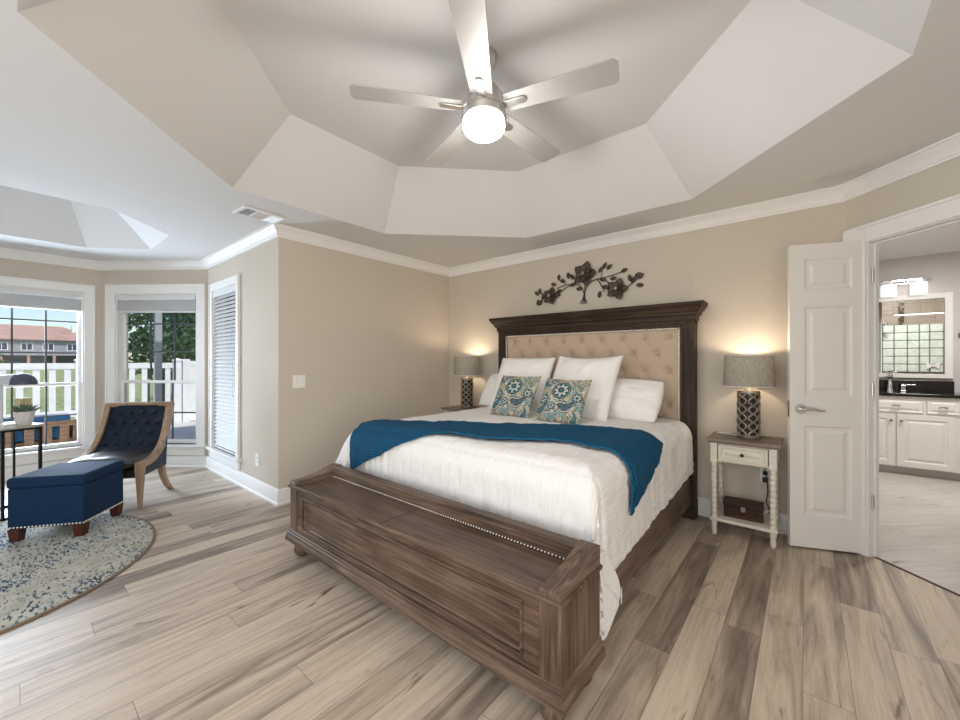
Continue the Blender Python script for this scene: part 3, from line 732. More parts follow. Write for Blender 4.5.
# plinth moulding
prof = [(.0, .172), (.005, .167), (.007, .157), (.013, .151), (.014, .141), (.019, .134), (.022, .124), (.022, .104), (.0, .096)]
MB().loft([[(bx0 - o, by0 - o, z) for o, z in prof], [(bx1 + o, by0 - o, z) for o, z in prof]]).build('plinth_moulding', 'bedwood', bn)
for xe, sg in ((bx0, -1), (bx1, 1)):
    MB().loft([[(xe + sg * o, by0 - o + .0003, z) for o, z in prof], [(xe + sg * o, by1 + .002, z) for o, z in prof]]).build('plinth_moulding', 'bedwood_y', bn)
# top moulding
prof = [(0, .436), (.006, .44), (.012, .446), (.012, .456), (.004, .46)]
R = [[(bx0 - o, by0 - o, z), (bx1 + o, by0 - o, z), (bx1 + o, by1, z), (bx0 - o, by1, z)] for o, z in prof]
MB().loft(R).build('top_moulding', 'bedwood', bn, bevel=.002)
xm = (bx0 + bx1) / 2
for (xa_, xb_) in ((bx0 + .078, xm - .002), (xm + .002, bx1 - .078)):
    MB().box(xa_, xb_, by0 - .008, by1 - .075, .452, .466).build('lid', wood('bench_lid_wood', [(.035, .021, .015), (.105, .066, .047), (.18, .125, .094)], 0, 1, .36), bn, bevel=.003)
mb = MB(); mb.box(bx0 + .05, bx1 - .05, by1 - .062, by1, .45, .53); mb.build('back_rail', 'bedwood', bn, bevel=.006)
for s in (bx0 - .002, bx1 - .083):
    prof = [(by0 - .004, .455), (by1, .455), (by1, .535), (by1 - .045, .535)] + [(by1 - .045 - .262 * t, .535 - .050 * (1 - (1 - t) ** 2)) for t in (.12, .25, .4, .55, .7, .85, 1.0)] + [(by0 - .004, .484)]
    mb = MB().prism(prof, s, s + .085, 0); mb.build('end_arm', 'bedwood_y', bn, bevel=.005)
mb = MB(); nails(mb, (bx0 + .09, by1 - .068, .468), (bx1 - .09, by1 - .068, .4665), .017, .0042)
tag(mb.build('bead_trim', 'brass', bn, smooth=180), 'row of tiny pale beads along the lid', kind='stuff')
for s in ((bx0 + .055, by0 + .05), (bx1 - .055, by0 + .05), (bx0 + .055, by1 - .06), (bx1 - .055, by1 - .06)):
    MB().lathe([(.022, 0), (.034, .008), (.046, .03), (.048, .045), (.042, .068), (.03, .08), (.034, .10)], 18, (s[0], s[1], 0)).build('bun_foot', 'bedwood_z', bn, smooth=60)

# ------------------------------------------------------------------ bedding
YF, YH, HW, ZT_B = 1.60, 3.455, .968, .785
RS, RF = .12, .15
def arc(a, edge, r):
    """a = cloth distance from the centre/head, edge = where the side plane is, returns (position, drop)"""
    s0 = edge - r
    if a <= s0: return a, 0.0
    if a <= s0 + pi * r / 2:
        p = (a - s0) / r; return s0 + r * sin(p), r * (1 - cos(p))
    return edge, r + (a - s0 - pi * r / 2)
def drape(s, y, lift=0.0):
    """cloth coordinates -> world point on the bed"""
    ax, dx = arc(abs(s), HW, RS); yy, dy = arc(YH - y, YH - YF, RF)
    sg = 1 if s >= 0 else -1
    n = Vector((sg * min(1, dx / RS), -min(1, dy / RF), 0)); m_ = max(n.x * n.x + n.y * n.y, 0)
    n.z = sqrt(max(0, 1 - min(1, m_))) ; n.normalize()
    lo = min(dx, dy)
    w_ = min(1, dx / .25); q_ = min(1, dy / .16); bp_ = 0.20 * q_ * q_ * (3 - 2 * q_) * (1 - .55 * max(0, (dy - .2) / .35))
    z = ZT_B - ((1 - w_) * max(dx, dy) + w_ * (dx + bp_))
    x = sg * ax; Y = YH - yy
    hang = max(0, max(dx, dy) - .1)
    # crown of the mattress and soft quilting
    t = 1 - max(dx, dy) / .1
    if t > 0:
        z += .022 * max(0, 1 - (s / HW) ** 4) * min(1, (Y - YF) / .7) * min(1, t)
        z += .010 * noise.noise(Vector((s * 2.6, y * 2.2, 1.3))) * t
    # gathers on the hanging cloth
    par = s if dy > dx else y
    amp = min(.016 if dy > dx else .009, hang * .06)
    g = (noise.noise(Vector((par * 15, hang * 1.2, 4.2))) + .5 * noise.noise(Vector((par * 30, hang * 2, 9.1))) * (1 if dy > dx else 0)) * amp
    flare = hang * (.04 if dx > dy else .0)
    if dy > dx: g = max(-.012, min(g, .012))
    # ruched cloth: fine gathers down the foot end, soft crinkle on top
    if dy > .02: g += min(.011, dy * .06) * noise.noise(Vector((s * 42, dy * 3, 2.2)))
    g += .0035 * noise.noise(Vector((s * 30, y * 9, 0))) + .003 * noise.noise(Vector((s * 13, y * 22, 5)))
    q = abs(((YH - y) / .36) % 1.0 - .5); g -= .007 * exp(-((.5 - q) / .035) ** 2)
    if lo > 0 and dx > .05: g *= max(.15, 1 - 4 * min(dx - .05, lo))
    p = Vector((BX + x, Y, z)) + n * (g + flare + lift)
    # the loose corner folds round onto the side of the bed
    if lo > 0 and dx > 0:
        k_ = max(0, min(1, (dx - .12) / .36)); k_ = k_ * k_ * (3 - 2 * k_); p.y += .40 * max(0, dy - .14) * k_; p.x += sg * k_ * (.010 * q_ + .05 * max(0, dy - .14))
    if sg < 0: p.x -= .95 * max(0, dx - .05) * max(0, 1 - (Y - YF) / 1.1)
    if z < .58 and Y < 1.66 and dy > .2: p.y = max(p.y, 1.545)
    return p, n
def frange(a, b, n): return [a + (b - a) * k / n for k in range(n + 1)]
sL = HW - RS + pi * RS / 2
ss = frange(-(sL + .34), sL + .35, 400)
ys = frange(YF + RF - pi * RF / 2 - .40, YH, 190)
P = []; UV = []
for s in ss:
    row = []; ur = []
    for y in ys:
        e_ = abs(s) - sL; t_ = (y - YF) / 1.85
        s_ = s if e_ <= 0 else (1 if s > 0 else -1) * (sL + e_ * (1.06 - .30 * max(0, min(1, t_))))
        p, n = drape(s_, y)
        row.append(p); ur.append((s * 1.0, y * 1.0))
    P.append(row); UV.append(ur)
comf = thing('comforter', 'white crinkled comforter spread over the bed and hanging at the foot', 'comforter', (0, 0, 0))
MB().grid(P, UV).build('cover', 'comf', comf, smooth=180, solid=.018, fix=False)
mb = MB(); mb.obox((-.643, 1.775, .20), (.004, .035, .06), Matrix.Rotation(.3, 3, 'Z') @ Matrix.Rotation(.25, 3, 'X')); mb.build('care_tag', 'plasticw', comf)

# throw blanket
fr = [(-.87, 1.34), (-.5, 1.53), (-.1, 1.72), (.28, 1.83), (.69, 1.98), (.90, 2.0), (1.20, 1.97)]
bk = [(-.91, 1.80), (-.55, 1.97), (-.2, 2.13), (.2, 2.30), (.60, 2.48), (.86, 2.58), (.98, 2.62)]
def pl(pts, u):
    f = u * (len(pts) - 1); i = min(int(f), len(pts) - 2); f -= i
    return (pts[i][0] + (pts[i + 1][0] - pts[i][0]) * f, pts[i][1] + (pts[i + 1][1] - pts[i][1]) * f)
P = []; UV = []
for i in range(141):
    u = i / 140; a = pl(fr, u); b = pl(bk, u); row = []; ur = []
    for j in range(71):
        v_ = j / 70; s = a[0] + (b[0] - a[0]) * v_; y = a[1] + (b[1] - a[1]) * v_
        y += .012 * sin(u * 23 + v_ * 2) * (1 if j in (0, 70) else .6)
        wr = .014 + .010 * max(0, noise.noise(Vector((s * 3.2, y * 11, 2)))) + .006 * noise.noise(Vector((s * 8, y * 17, 7)))
        p, n = drape(s, y, 0.0); q, _ = drape(s, y, max(.014, wr) + .012)
        row.append(q); ur.append((u * 1.9, v_ * .75))
    P.append(row); UV.append(ur)
th = MB().grid(P, UV).build('throw_blanket', 'throw', None, smooth=180, solid=.010, fix=False)
tag(th, 'teal blue knitted throw blanket laid diagonally across the foot of the bed', 'blanket')

def pillow_mesh(w, h, t, seed, pinch=.06, sag=0.0, wr=.006, n=44):
    P1 = []; P2 = []
    for i in range(n + 1):
        u = -1 + 2 * i / n; r1 = []; r2 = []
        for j in range(n + 1):
            v_ = -1 + 2 * j / n
            x = u * w / 2 * (1 - pinch * (1 - v_ * v_) * abs(u) ** 2); z = h / 2 + v_ * h / 2 * (1 - pinch * (1 - u * u) * abs(v_) ** 2)
            pr = ((1 - abs(u) ** 2.6) * (1 - abs(v_) ** 2.6)) ** .55
            edge = min(1, 6 * min(1 - abs(u), 1 - abs(v_)))
            nz = noise.noise(Vector((u * 2.2 + seed, v_ * 2.2, seed))) * wr * 2 + noise.noise(Vector((u * 6, v_ * 6 + seed, seed))) * wr
            if sag: z -= sag * (1 - u * u) * (v_ + 1) / 2
            y = t / 2 * pr
            r1.append((x, -y - nz * edge, z)); r2.append((x, y - nz * edge * .5, z))
        P1.append(r1); P2.append(r2)
    return P1, P2
def pillow(name, label, cat, loc, w, h, t, lean, seed, rz=0, mat='cotton', pinch=.06, sag=0, group=None, wr=.006, roll=0, piping=False):
    P1, P2 = pillow_mesh(w, h, t, seed, pinch, sag, wr)
    mb = MB(); mb.grid(P1); mb.grid(P2)
    o = mb.build(name, mat, None, smooth=180)
    bm = bmesh.new(); bm.from_mesh(o.data); bmesh.ops.remove_doubles(bm, verts=bm.verts, dist=1e-5); bmesh.ops.recalc_face_normals(bm, faces=bm.faces); bm.to_mesh(o.data); bm.free()
    o.location = loc; o.rotation_euler = (radians(-lean), radians(roll), rz); tag(o, label, cat, group)
    if piping:
        pts = [P1[i][0] for i in range(0, 45, 2)] + [P1[44][j] for j in range(0, 45, 2)] + [P1[i][44] for i in range(44, -1, -2)] + [P1[0][j] for j in range(44, -1, -2)]
        MB().tube(pts, .006, 6).build('piping', mat, o, smooth=60)
    return o
ZP = .80
pillow('pillow', 'white sleeping pillow mostly hidden behind the left square sham', 'pillow', (-2.29, 3.13, ZP + .01), .66, .385, .17, 36, 1.1, 0, pinch=-.04, group='white sleeping pillows')
pillow('pillow', 'white sleeping pillow with an open pillowcase end at the right of the headboard', 'pillow', (-1.20, 3.10, ZP), .66, .375, .20, 38, 2.3, radians(-3), pinch=-.05, group='white sleeping pillows', sag=.0)
pillow('pillow_sham', 'large white square sham leaning on the left half of the headboard', 'pillow', (-2.085, 3.00, ZP - .005), .60, .56, .16, 27, 3.7, radians(2), pinch=.035, sag=.0, group='white square shams')
pillow('pillow_sham', 'large white square sham leaning on the right half of the headboard with wavy top', 'pillow', (-1.46, 2.91, ZP - .01), .60, .61, .17, 31, 5.2, radians(-3), pinch=.035, sag=.03, group='white square shams', wr=.009)

def paisley_color(u, v):
    """u,v in 0..1 on the pillow face -> colour"""
    cream = np.array((.50, .475, .38)); teal = np.array((.010, .075, .10)); navy = np.array((.014, .024, .045)); gold = np.array((.45, .34, .17)); white = np.array((.66, .65, .60)); aqua = np.array((.20, .29, .29)); olive = np.array((.24, .225, .10))
    c = cream.copy()
    n1 = noise.noise(Vector((u * 7, v * 7, 3.0))); n2 = noise.noise(Vector((u * 15, v * 15, 8.0)))
    # scrolling bands
    w = sin(18 * (u + .5 * v) + 5 * n1)
    if w > .45: c = aqua * .9 + white * .1
    if abs(w) < .13: c = navy
    if n1 > .18 and w < .2: c = gold
    if n2 > .42: c = olive
    if n2 < -.38: c = white
    dots = (sin(u * 62 + n1 * 3) * sin(v * 62))
    if dots > .78: c = navy if n1 < 0 else teal
    def flower(cx, cy, R, k, ph=0.0):
        nonlocal c
        d = sqrt((u - cx) ** 2 + (v - cy) ** 2); a = atan2(v - cy, u - cx)
        if d > R: return
        f = d / R
        if f > .9: c = navy
        elif f > .8: c = aqua
        elif f > .32:
            pet = abs(cos(k / 2 * (a + ph)))
            lim = .36 + .42 * pet
            c = (white if f < lim * .93 else navy) if f < lim else teal
            if f < .55 and pet > .9: c = aqua
        elif f > .24: c = navy
        elif f > .1: c = teal * 1.3
        else: c = aqua
    def drop(cx, cy, R, rot, col):
        nonlocal c
        x = (u - cx) * cos(rot) + (v - cy) * sin(rot); y = -(u - cx) * sin(rot) + (v - cy) * cos(rot)
        y -= .35 * x * x / R * 2.0
        wid = R * .42 * (1 - (x / R)) ** .7 if x < R else 0
        d = abs(y) / wid if wid > 1e-4 and x > -R * .7 else 9
        if x < -R * .3:
            d = max(d, sqrt((x + R * .3) ** 2 + y * y) / (R * .42 * 1.25))
        if d > 1: return
        if d > .86: c = navy
        elif d > .70: c = white
        elif d > .58: c = col
        else: c = (aqua if sin(x * 140) * sin(y * 140) > .1 else col)
    drop(.18, .22, .24, .7, teal); drop(.72, .30, .27, .35, navy); drop(.30, .62, .15, 2.2, gold); drop(.86, .78, .18, 2.6, olive)
    drop(.12, .80, .18, -.6, teal); drop(.45, .08, .2, .2, aqua); drop(.9, .08, .16, 1.2, teal)
    flower(.52, .66, .20, 8); flower(.17, .45, .11, 6, .3); flower(.40, .30, .085, 6); flower(.88, .52, .10, 7); flower(.30, .90, .09, 6)
    return c
def paisley_pillow(label, loc, w, h, lean, rz, seed):
    n = 96
    P1, P2 = pillow_mesh(w, h, .13, seed, .06, 0, .004, n)
    mb = MB(); mb.grid(P1); mb.grid(P2); o = mb.build('throw_pillow', 'paisley', None, smooth=180)
    ca = o.data.color_attributes.new('pattern', 'FLOAT_COLOR', 'POINT')
    for side in (0, 1):
        for i in range(n + 1):
            for j in range(n + 1):
                c_ = paisley_color(i / n, j / n); ca.data[side * (n + 1) ** 2 + i * (n + 1) + j].color = (c_[0], c_[1], c_[2], 1)
    bm = bmesh.new(); bm.from_mesh(o.data); bmesh.ops.remove_doubles(bm, verts=bm.verts, dist=1e-5); bm.to_mesh(o.data); bm.free()
    o.location = loc; o.rotation_euler = (radians(-lean), 0, rz); tag(o, label, 'pillow', 'teal paisley throw pillows')
paisley_pillow('teal paisley throw pillow in front of the left square sham', (-1.90, 2.65, ZP), .405, .385, 30, radians(-1), .4)
paisley_pillow('teal paisley throw pillow in front of the right square sham', (-1.438, 2.61, ZP), .40, .37, 30, radians(-4), 1.4)

# ------------------------------------------------------------------ nightstands and lamps
def turned_leg(parent, x, y, h):
    pr = [(.011, 0), (.017, .012), (.019, .04), (.015, .058), (.019, .066), (.019, .075)]
    zb = .075; pr += [(.0195, zb), (.0195, .145), (.015, .15)]
    z = .15; k = 0
    while z < h - .02:
        pr += [(.019, z + .007), (.019, z + .028), (.0155, z + .033), (.0155, z + .037)]; z += .038
    pr += [(.018, h)]
    MB().lathe(pr, 14, (x, y, 0)).build('leg', 'cream', parent, smooth=40)
def nightstand(label, loc, w=.43, d=.36, H=.70):
    n_ = thing('nightstand', label, 'nightstand', loc, 0, 'cream nightstands beside the bed')
    t = MB(); prof = [(-.012, H - .03), (0, H - .022), (.004, H - .012), (.004, H)]
    R = [[(-w / 2 - o, -d / 2 - o, z), (w / 2 + o, -d / 2 - o, z), (w / 2 + o, d / 2, z), (-w / 2 - o, d / 2, z)] for o, z in prof]
    t.loft(R).build('top', 'topwood', n_, bevel=.002)
    a, b = w / 2 - .02, d / 2 - .02
    mb = MB(); ha, hb_ = H - .165, H - .03
    for sx in (-1, 1):
        for sy in (-1, 1): mb.box(sx * (a - .022) - .022, sx * (a - .022) + .022, sy * (b - .022) - .022, sy * (b - .022) + .022, ha - .01, hb_)
    mb.box(-a + .03, a - .03, b - .03, b - .01, ha, hb_); mb.box(-a + .008, -a + .026, -b + .03, b - .03, ha, hb_); mb.box(a - .026, a - .008, -b + .03, b - .03, ha, hb_)
    mb.box(-a + .03, a - .03, -b + .012, -b + .03, ha, ha + .012); mb.box(-a + .03, a - .03, -b + .012, -b + .03, hb_ - .012, hb_)
    mb.build('apron', 'cream', n_, bevel=.003)
    mb = MB(); raised_panel(mb, -a + .05, a - .05, ha + .014, hb_ - .014, -b + .022, .016, .016); dr = mb.build('drawer', 'cream', n_)
    knob(dr, 0, -b + .006, (ha + hb_) / 2, 'black', .012)
    for sx in (-1, 1):
        for sy in (-1, 1): turned_leg(n_, sx * (a - .022), sy * (b - .022), ha - .005)
    MB().box(-a - .004, a + .004, -b - .004, b + .004, .105, .127).build('shelf', 'cream', n_, bevel=.004)
    return n_
NR = (-.345, 3.44, 0)
nightstand('cream nightstand with grey brown top between the bed and the open door', NR)
NL = (-3.08, 3.44, 0)
nightstand('cream nightstand mostly hidden in the corner on the far side of the bed', NL, H=.715)
def table_lamp(label, loc):
    l_ = thing('table_lamp', label, 'lamp', loc, 0, 'lattice table lamps beside the bed')
    core = MB().lathe([(.058, .012), (.058, .335)], 24).build('base_core', 'pewter_in', l_, smooth=40)
    mb = MB(); mb.lathe([(.066, 0), (.072, .006), (.072, .022), (.064, .028)], 28); mb.lathe([(.064, .322), (.072, .328), (.072, .346), (.06, .352)], 28)
    K = 6
    for q in range(K):
        for ph in (0, pi):
            pts = []
            for i in range(49):
                z = .024 + .302 * i / 48; a = 2 * pi * q / K +   .42 * sin(2 * pi * z / .121 + ph); pts.append((.067 * cos(a), .067 * sin(a), z))
            mb.tube(pts, .0065, 6)
    mb.build('lattice_base', 'pewter', l_, smooth=50)
    MB().lathe([(.02, .352), (.012, .36), (.012, .395), (.018, .4), (.018, .44), (.01, .445)], 14).build('neck', 'brass', l_, smooth=40)
    mb = MB(); n_ = 48
    mb.lathe([(.160, .378), (.150, .602)], n_, caps=False); mb.lathe([(.1575, .378), (.1475, .602)], n_, caps=False)
    sd = mb.build('lamp_shade', 'shade', l_, smooth=180, fix=True)
    mb = MB()
    for rr, z in ((.1595, .378), (.1495, .602)):
        mb.tube([(rr * cos(2 * pi * k / 40), rr * sin(2 * pi * k / 40), z) for k in range(41)], .0025, 6)
    for k in range(3): a = 2 * pi * k / 3; mb.tube([(.149 * cos(a), .149 * sin(a), .595), (.01 * cos(a), .01 * sin(a), .575)], .0015, 5)
    mb.build('shade_ring', 'brass', sd)
    MB().ball((0, 0, .485), .03, 12, 8, (1, 1, 1.3)).build('bulb', 'bulb', l_, smooth=180)
    return l_
def lamp_light(p): lamp('lamp_light', 'POINT', (p[0], p[1], p[2] + .55), 3.4, (1, .80, .58), shadow_soft_size=.035)
LR = (NR[0] + .02, 3.465, .70); LL = (NL[0] + .01, 3.455, .715)
table_lamp('lattice table lamp with linen shade on the nightstand beside the open door', LR); lamp_light(LR)
table_lamp('lattice table lamp with linen shade in the corner on the far side of the bed', LL); lamp_light(LL)
cd = thing('power_cable', 'black plugs and cord hanging from the outlet behind the cream nightstand', 'cord', (-.235, 3.62, .40))
mb = MB(); mb.tube([(0, -.002, .03), (.0, -.03, .03), (.012, -.05, .0), (.018, -.045, -.1), (.006, -.03, -.18), (.03, -.03, -.25), (.02, -.04, -.262)], .004, 6); mb.tube([(-.03, -.03, .28), (-.01, -.02, .2), (.0, -.03, .08), (.0, -.02, .03)], .003, 6); mb.build('cord', 'black', cd, smooth=60)
mb = MB(); mb.box(-.014, .014, -.03, .008, .012, .04); mb.box(-.016, .016, -.034, .008, -.04, -.006); mb.build('plug', 'black', cd, bevel=.003)
cw = thing('lamp_cable', 'thin white lamp cable lying on the nightstand top beside the bed', 'cord', (-.50, 3.52, .701))
MB().tube([(.12, -.02, .003), (.06, .0, .003), (.0, .01, .003), (-.04, .03, .003), (.0, .06, .003), (.06, .06, .003)], .003, 6).build('cable', 'plasticw', cw, smooth=60)
bx = thing('wooden_box', 'dark carved wooden box on the lower shelf of the cream nightstand', 'box', (-.352, 3.425, .128), radians(4))
MB().box(-.118, .118, -.07, .07, 0, .075).build('body', 'boxwood', bx, bevel=.004)
MB().box(-.122, .122, -.074, .074, .077, .112).build('lid', 'boxwood', bx, bevel=.006)
mb = MB()
for k in range(8):
    x = -.10 + k * .0286; mb.ball((x, -.072, .038), .011, 8, 5, (1, .35, 1.3)); mb.ball((x, -.076, .095), .008, 8, 5, (1.2, .35, .8))
mb.build('carving', 'boxwood', bx, smooth=180)
MB().box(-.014, .014, -.079, -.072, .055, .09).build('clasp', 'nickel_d', bx, bevel=.002)

# ------------------------------------------------------------------ metal flower wall art
wa = thing('wall_art', 'bronze metal flower spray wall sculpture above the headboard', 'wall art', (-1.68, 3.640, 1.95))
def flower(cx, cz, R, seed, npet=5):
    rnd = random.Random(seed); mb = MB(); dy = -.028
    for lay, (rr, tilt, k0) in enumerate(((R, .3, 0), (R * .66, .75, .5))):
        for k in range(npet):
            a = 2 * pi * (k + k0) / npet + rnd.uniform(-.08, .08); P = []
            for i in range(7):
                t = i / 6; row = []
                wdt = rr * .36 * sin(pi * min(1, t * .93 + .07)) ** .75
                for j in range(5):
                    q = (j - 2) / 2; rad = .012 + (rr - .012) * t; dep = dy - .012 * lay - tilt * rr * .45 * t ** 1.3 + abs(q) * -.012 * (1 - t)
                    row.append((cx + cos(a) * rad - sin(a) * q * wdt, dep + .006 * abs(q), cz + sin(a) * rad + cos(a) * q * wdt))
                P.append(row)
            mb.grid(P)
    o = mb.build('flower', 'bronze', wa, smooth=60, solid=.0025, fix=False)
    mc = MB(); mc.ball((cx, dy - .045, cz), .02, 10, 6, (1, .6, 1)); mc.build('flower_center', 'pewter', o, smooth=180)
# local positions relative to (-1.68, , 1.95)
flower(0.01, .165, .125, 3); flower(-.365, -.012, .095, 5); flower(.33, -.02, .105, 7)
st = MB()
def stem(pts, r_=.0045):
    # smooth through points
    out_ = []
    for i in range(len(pts) - 1):
        for k in range(6):
            t = k / 6; p0 = pts[max(i - 1, 0)]; p1 = pts[i]; p2 = pts[i + 1]; p3 = pts[min(i + 2, len(pts) - 1)]
            f = lambda a, b, c, d: .5 * (2 * b + (c - a) * t + (2 * a - 5 * b + 4 * c - d) * t * t + (3 * b - a - 3 * c + d) * t ** 3)
            out_.append((f(p0[0], p1[0], p2[0], p3[0]), -.012, f(p0[1], p1[1], p2[1], p3[1])))
    out_.append((pts[-1][0], -.012, pts[-1][1])); st.tube(out_, r_, 6)
stem([(-.02, -.125), (.0, -.03), (.01, .16)]); stem([(.025, -.125), (.0, -.03), (.05, .07), (.16, .10), (.26, .04), (.33, -.02)]); stem([(-.045, -.12), (-.005, -.03), (-.05, .06), (-.15, .075), (-.25, .03), (-.365, -.012)])
stem([(.0, -.125), (.005, -.03)]); stem([(.33, -.02), (.43, .0), (.52, .06)]); stem([(-.365, -.012), (-.45, .0), (-.52, .05)]); stem([(.12, .1), (.24, .11), (.36, .135)]); stem([(.13, .1), (.17, .04), (.20, -.03)]); stem([(-.10, .08), (-.2, .085), (-.3, .06)])
stem([(.17, .1), (.18, .17)], .003); stem([(-.2, .08), (-.23, .16)], .003)
sto = st.build('stems', 'bronze', wa, smooth=60)
lv = [(.155, .17, 50), (.195, .20, 60), (.235, .185, 40), (.37, .14, 15), (.27, .085, 5), (.17, .09, -10), (.19, .02, -15), (.16, -.03, -100), (.23, .0, -20),
      (.455, .05, 100), (.52, .075, 35), (.56, .06, 40), (.54, -.005, -5), (.48, .03, 60),
      (-.115, .14, 130), (-.17, .155, 95), (-.215, .12, 160), (-.275, .15, 95), (-.32, .10, 160), (-.335, .05, 165), (-.25, .03, 180), (-.14, .07, 20), (-.075, .03, -5), (-.27, -.01, 150),
      (-.50, .035, 100), (-.53, .02, 130), (-.47, -.03, 80), (-.50, -.085, 70), (-.53, -.085, 80)]
for x, z, a in lv:
    if x > .42: x = .42 + (x - .42) * .75
    P = []; a = radians(a); Lf = .070
    for i in range(7):
        t = i / 6; w_ = .018 * sin(pi * t) ** .8 + .0006; row = []
        for j in range(3):
            q = j - 1; xx = (t - .2) * Lf; row.append((x + cos(a) * xx - sin(a) * q * w_, -.016 - .006 * sin(pi * t) + .004 * abs(q), z + sin(a) * xx + cos(a) * q * w_))
        P.append(row)
    MB().grid(P).build('leaf', 'bronze', wa, smooth=60, solid=.002, fix=False)

# ------------------------------------------------------------------ ceiling fan
fan = thing('ceiling_fan', 'silver five-blade ceiling fan with a lit white globe in the ceiling tray', 'fan', (-1.288, 1.580, 2.85))
MB().lathe([(.066, 0), (.066, -.02), (.058, -.05), (.035, -.072), (.02, -.08)], 28).build('canopy', 'nickel', fan, smooth=50)
MB().lathe([(.013, -.06), (.013, -.20)], 14).build('downrod', 'nickel', fan, smooth=50)
MB().lathe([(.025, -.165), (.05, -.175), (.085, -.19), (.10, -.215), (.10, -.26), (.112, -.27), (.112, -.292), (.104, -.30)], 36).build('motor_housing', 'nickel', fan, smooth=40)
MB().lathe([(.106, -.30), (.116, -.303), (.116, -.335), (.108, -.34)], 36).build('light_ring', 'nickel', fan, smooth=40)
pr = [(.104, -.335), (.109, -.345), (.110, -.372)] + [(.110 * cos(a) ** .8 if cos(a) > 0 else 0.002, -.372 - .055 * sin(a)) for a in [radians(x) for x in (15, 30, 45, 60, 72, 82, 89)]]
MB().lathe(pr, 36).build('light_globe', 'globe', fan, smooth=180)
lamp('fan_light', 'POINT', (-1.288, 1.580, 2.30), 8, (1, .95, .88), shadow_soft_size=.11)
for k in range(5):
    a = radians(15.5 + 72 * k); rot = Matrix.Rotation(a, 4, 'Z') @ Matrix.Rotation(radians(-9), 4, 'X')
    pts = []; x0_, x1_ = .125, .645
    for i in range(13):
        t = i / 12; x = x0_ + (x1_ - x0_) * t; w_ = .056 + .014 * t
        pts.append((x, w_))
    poly = [(x, w_) for x, w_ in pts] + [(x1_ + .018, .05), (x1_ + .02, -.045)] + [(x, -w_) for x, w_ in reversed(pts)]
    b_ = MB().prism(poly, -.282, -.275).build('blade', 'fanblade', fan, bevel=.002)
    b_.matrix_local = Matrix.Translation((0, 0, -.0)) @ Matrix.Rotation(a, 4, 'Z') @ Matrix.Translation((0, 0, -.279)) @ Matrix.Rotation(radians(-9), 4, 'X') @ Matrix.Translation((0, 0, .279))
    mb = MB(); mb.box(.095, .215, -.021, .021, -.290, -.283); mb.tube([(.212, 0, -.2895), (.212, 0, -.283)], .021, 14)
    br_ = mb.build('blade_bracket', 'nickel', b_, bevel=.003)

# ------------------------------------------------------------------ armchair
F = Vector((.79, -.61)).normalized(); ang_c = atan2(F.y, F.x) - radians(-90)   # local -Y is the chair's front
# local: x right-hand of the viewer facing the chair, -y front
cc = Vector((-4.36, .73)) + Vector((-F.x, -F.y)) * .03
wdir = Vector((-.61, -.79)).normalized()
ctr = cc + wdir * .29
ch_ = thing('armchair', 'navy leather tufted armchair with greyed oak frame in front of the bay window', 'armchair', (ctr.x, ctr.y, 0), ang_c)
hwid = .29
# profile of the side frame in (y, z): from front leg top sweeping to the back top
def frame_curve(t):
    pts = [(-.02, .37), (.10, .375), (.22, .41), (.33, .49), (.40, .60), (.45, .72), (.495, .845)]
    f = t * (len(pts) - 1); i = min(int(f), len(pts) - 2); u = f - i
    g = lambda k: pts[max(0, min(len(pts) - 1, k))]
    p0, p1, p2, p3 = g(i - 1), g(i), g(i + 1), g(i + 2)
    q = lambda a, b, c, d: .5 * (2 * b + (c - a) * u + (2 * a - 5 * b + 4 * c - d) * u * u + (3 * b - a - 3 * c + d) * u ** 3)
    return q(p0[0], p1[0], p2[0], p3[0]), q(p0[1], p1[1], p2[1], p3[1])
for s in (-1, 1):
    rings = []
    for k in range(25):
        t = k / 24; y, z = frame_curve(t); y2, z2 = frame_curve(min(1, t + .01)); y1, z1 = frame_curve(max(0, t - .01))
        d = Vector((y2 - y1, z2 - z1)).normalized(); nrm = Vector((-d.y, d.x)); wv = .026 + .012 * t; x = s * (hwid - .02 - .02 * t)
        rings.append([(x - .022, y + nrm.x * wv, z + nrm.y * wv), (x + .022, y + nrm.x * wv, z + nrm.y * wv), (x + .022, y - nrm.x * wv, z - nrm.y * wv), (x - .022, y - nrm.x * wv, z - nrm.y * wv)])
    MB().loft(rings).build('arm_frame', 'chairwood', ch_, smooth=35, bevel=.005)
    # front leg (square, tapered)
    R = [[(s * (hwid - .02) - q, -.035 - q + .02, z), (s * (hwid - .02) + q, -.035 - q + .02, z), (s * (hwid - .02) + q, -.035 + q + .02, z), (s * (hwid - .02) - q, -.035 + q + .02, z)] for z, q in ((0, .013), (.2, .021), (.34, .028), (.395, .028))]
    MB().loft(R).build('leg', 'chairwood', ch_, bevel=.003)
    rings = []
    for k in range(9):
        t = k / 8; y = .36 + .16 * t ** 2 ; z = .30 * (1 - t); q = .024 - .006 * t
        rings.append([(s * (hwid - .05) - q, y - q, z), (s * (hwid - .05) + q, y - q, z), (s * (hwid - .05) + q, y + q, z), (s * (hwid - .05) - q, y + q, z)])
    MB().loft(rings).build('leg', 'chairwood', ch_, smooth=35)
y, z = frame_curve(1.0)
P_ = [(-(hwid - .015), y - .036, z - .02), (-(hwid - .015), y - .03, z + .02)]
mb = MB(); mb.box(-(hwid - .015), hwid - .015, y - .036, y + .03, z - .022, z + .018); mb.build('top_rail', 'chairwood', ch_, bevel=.008)
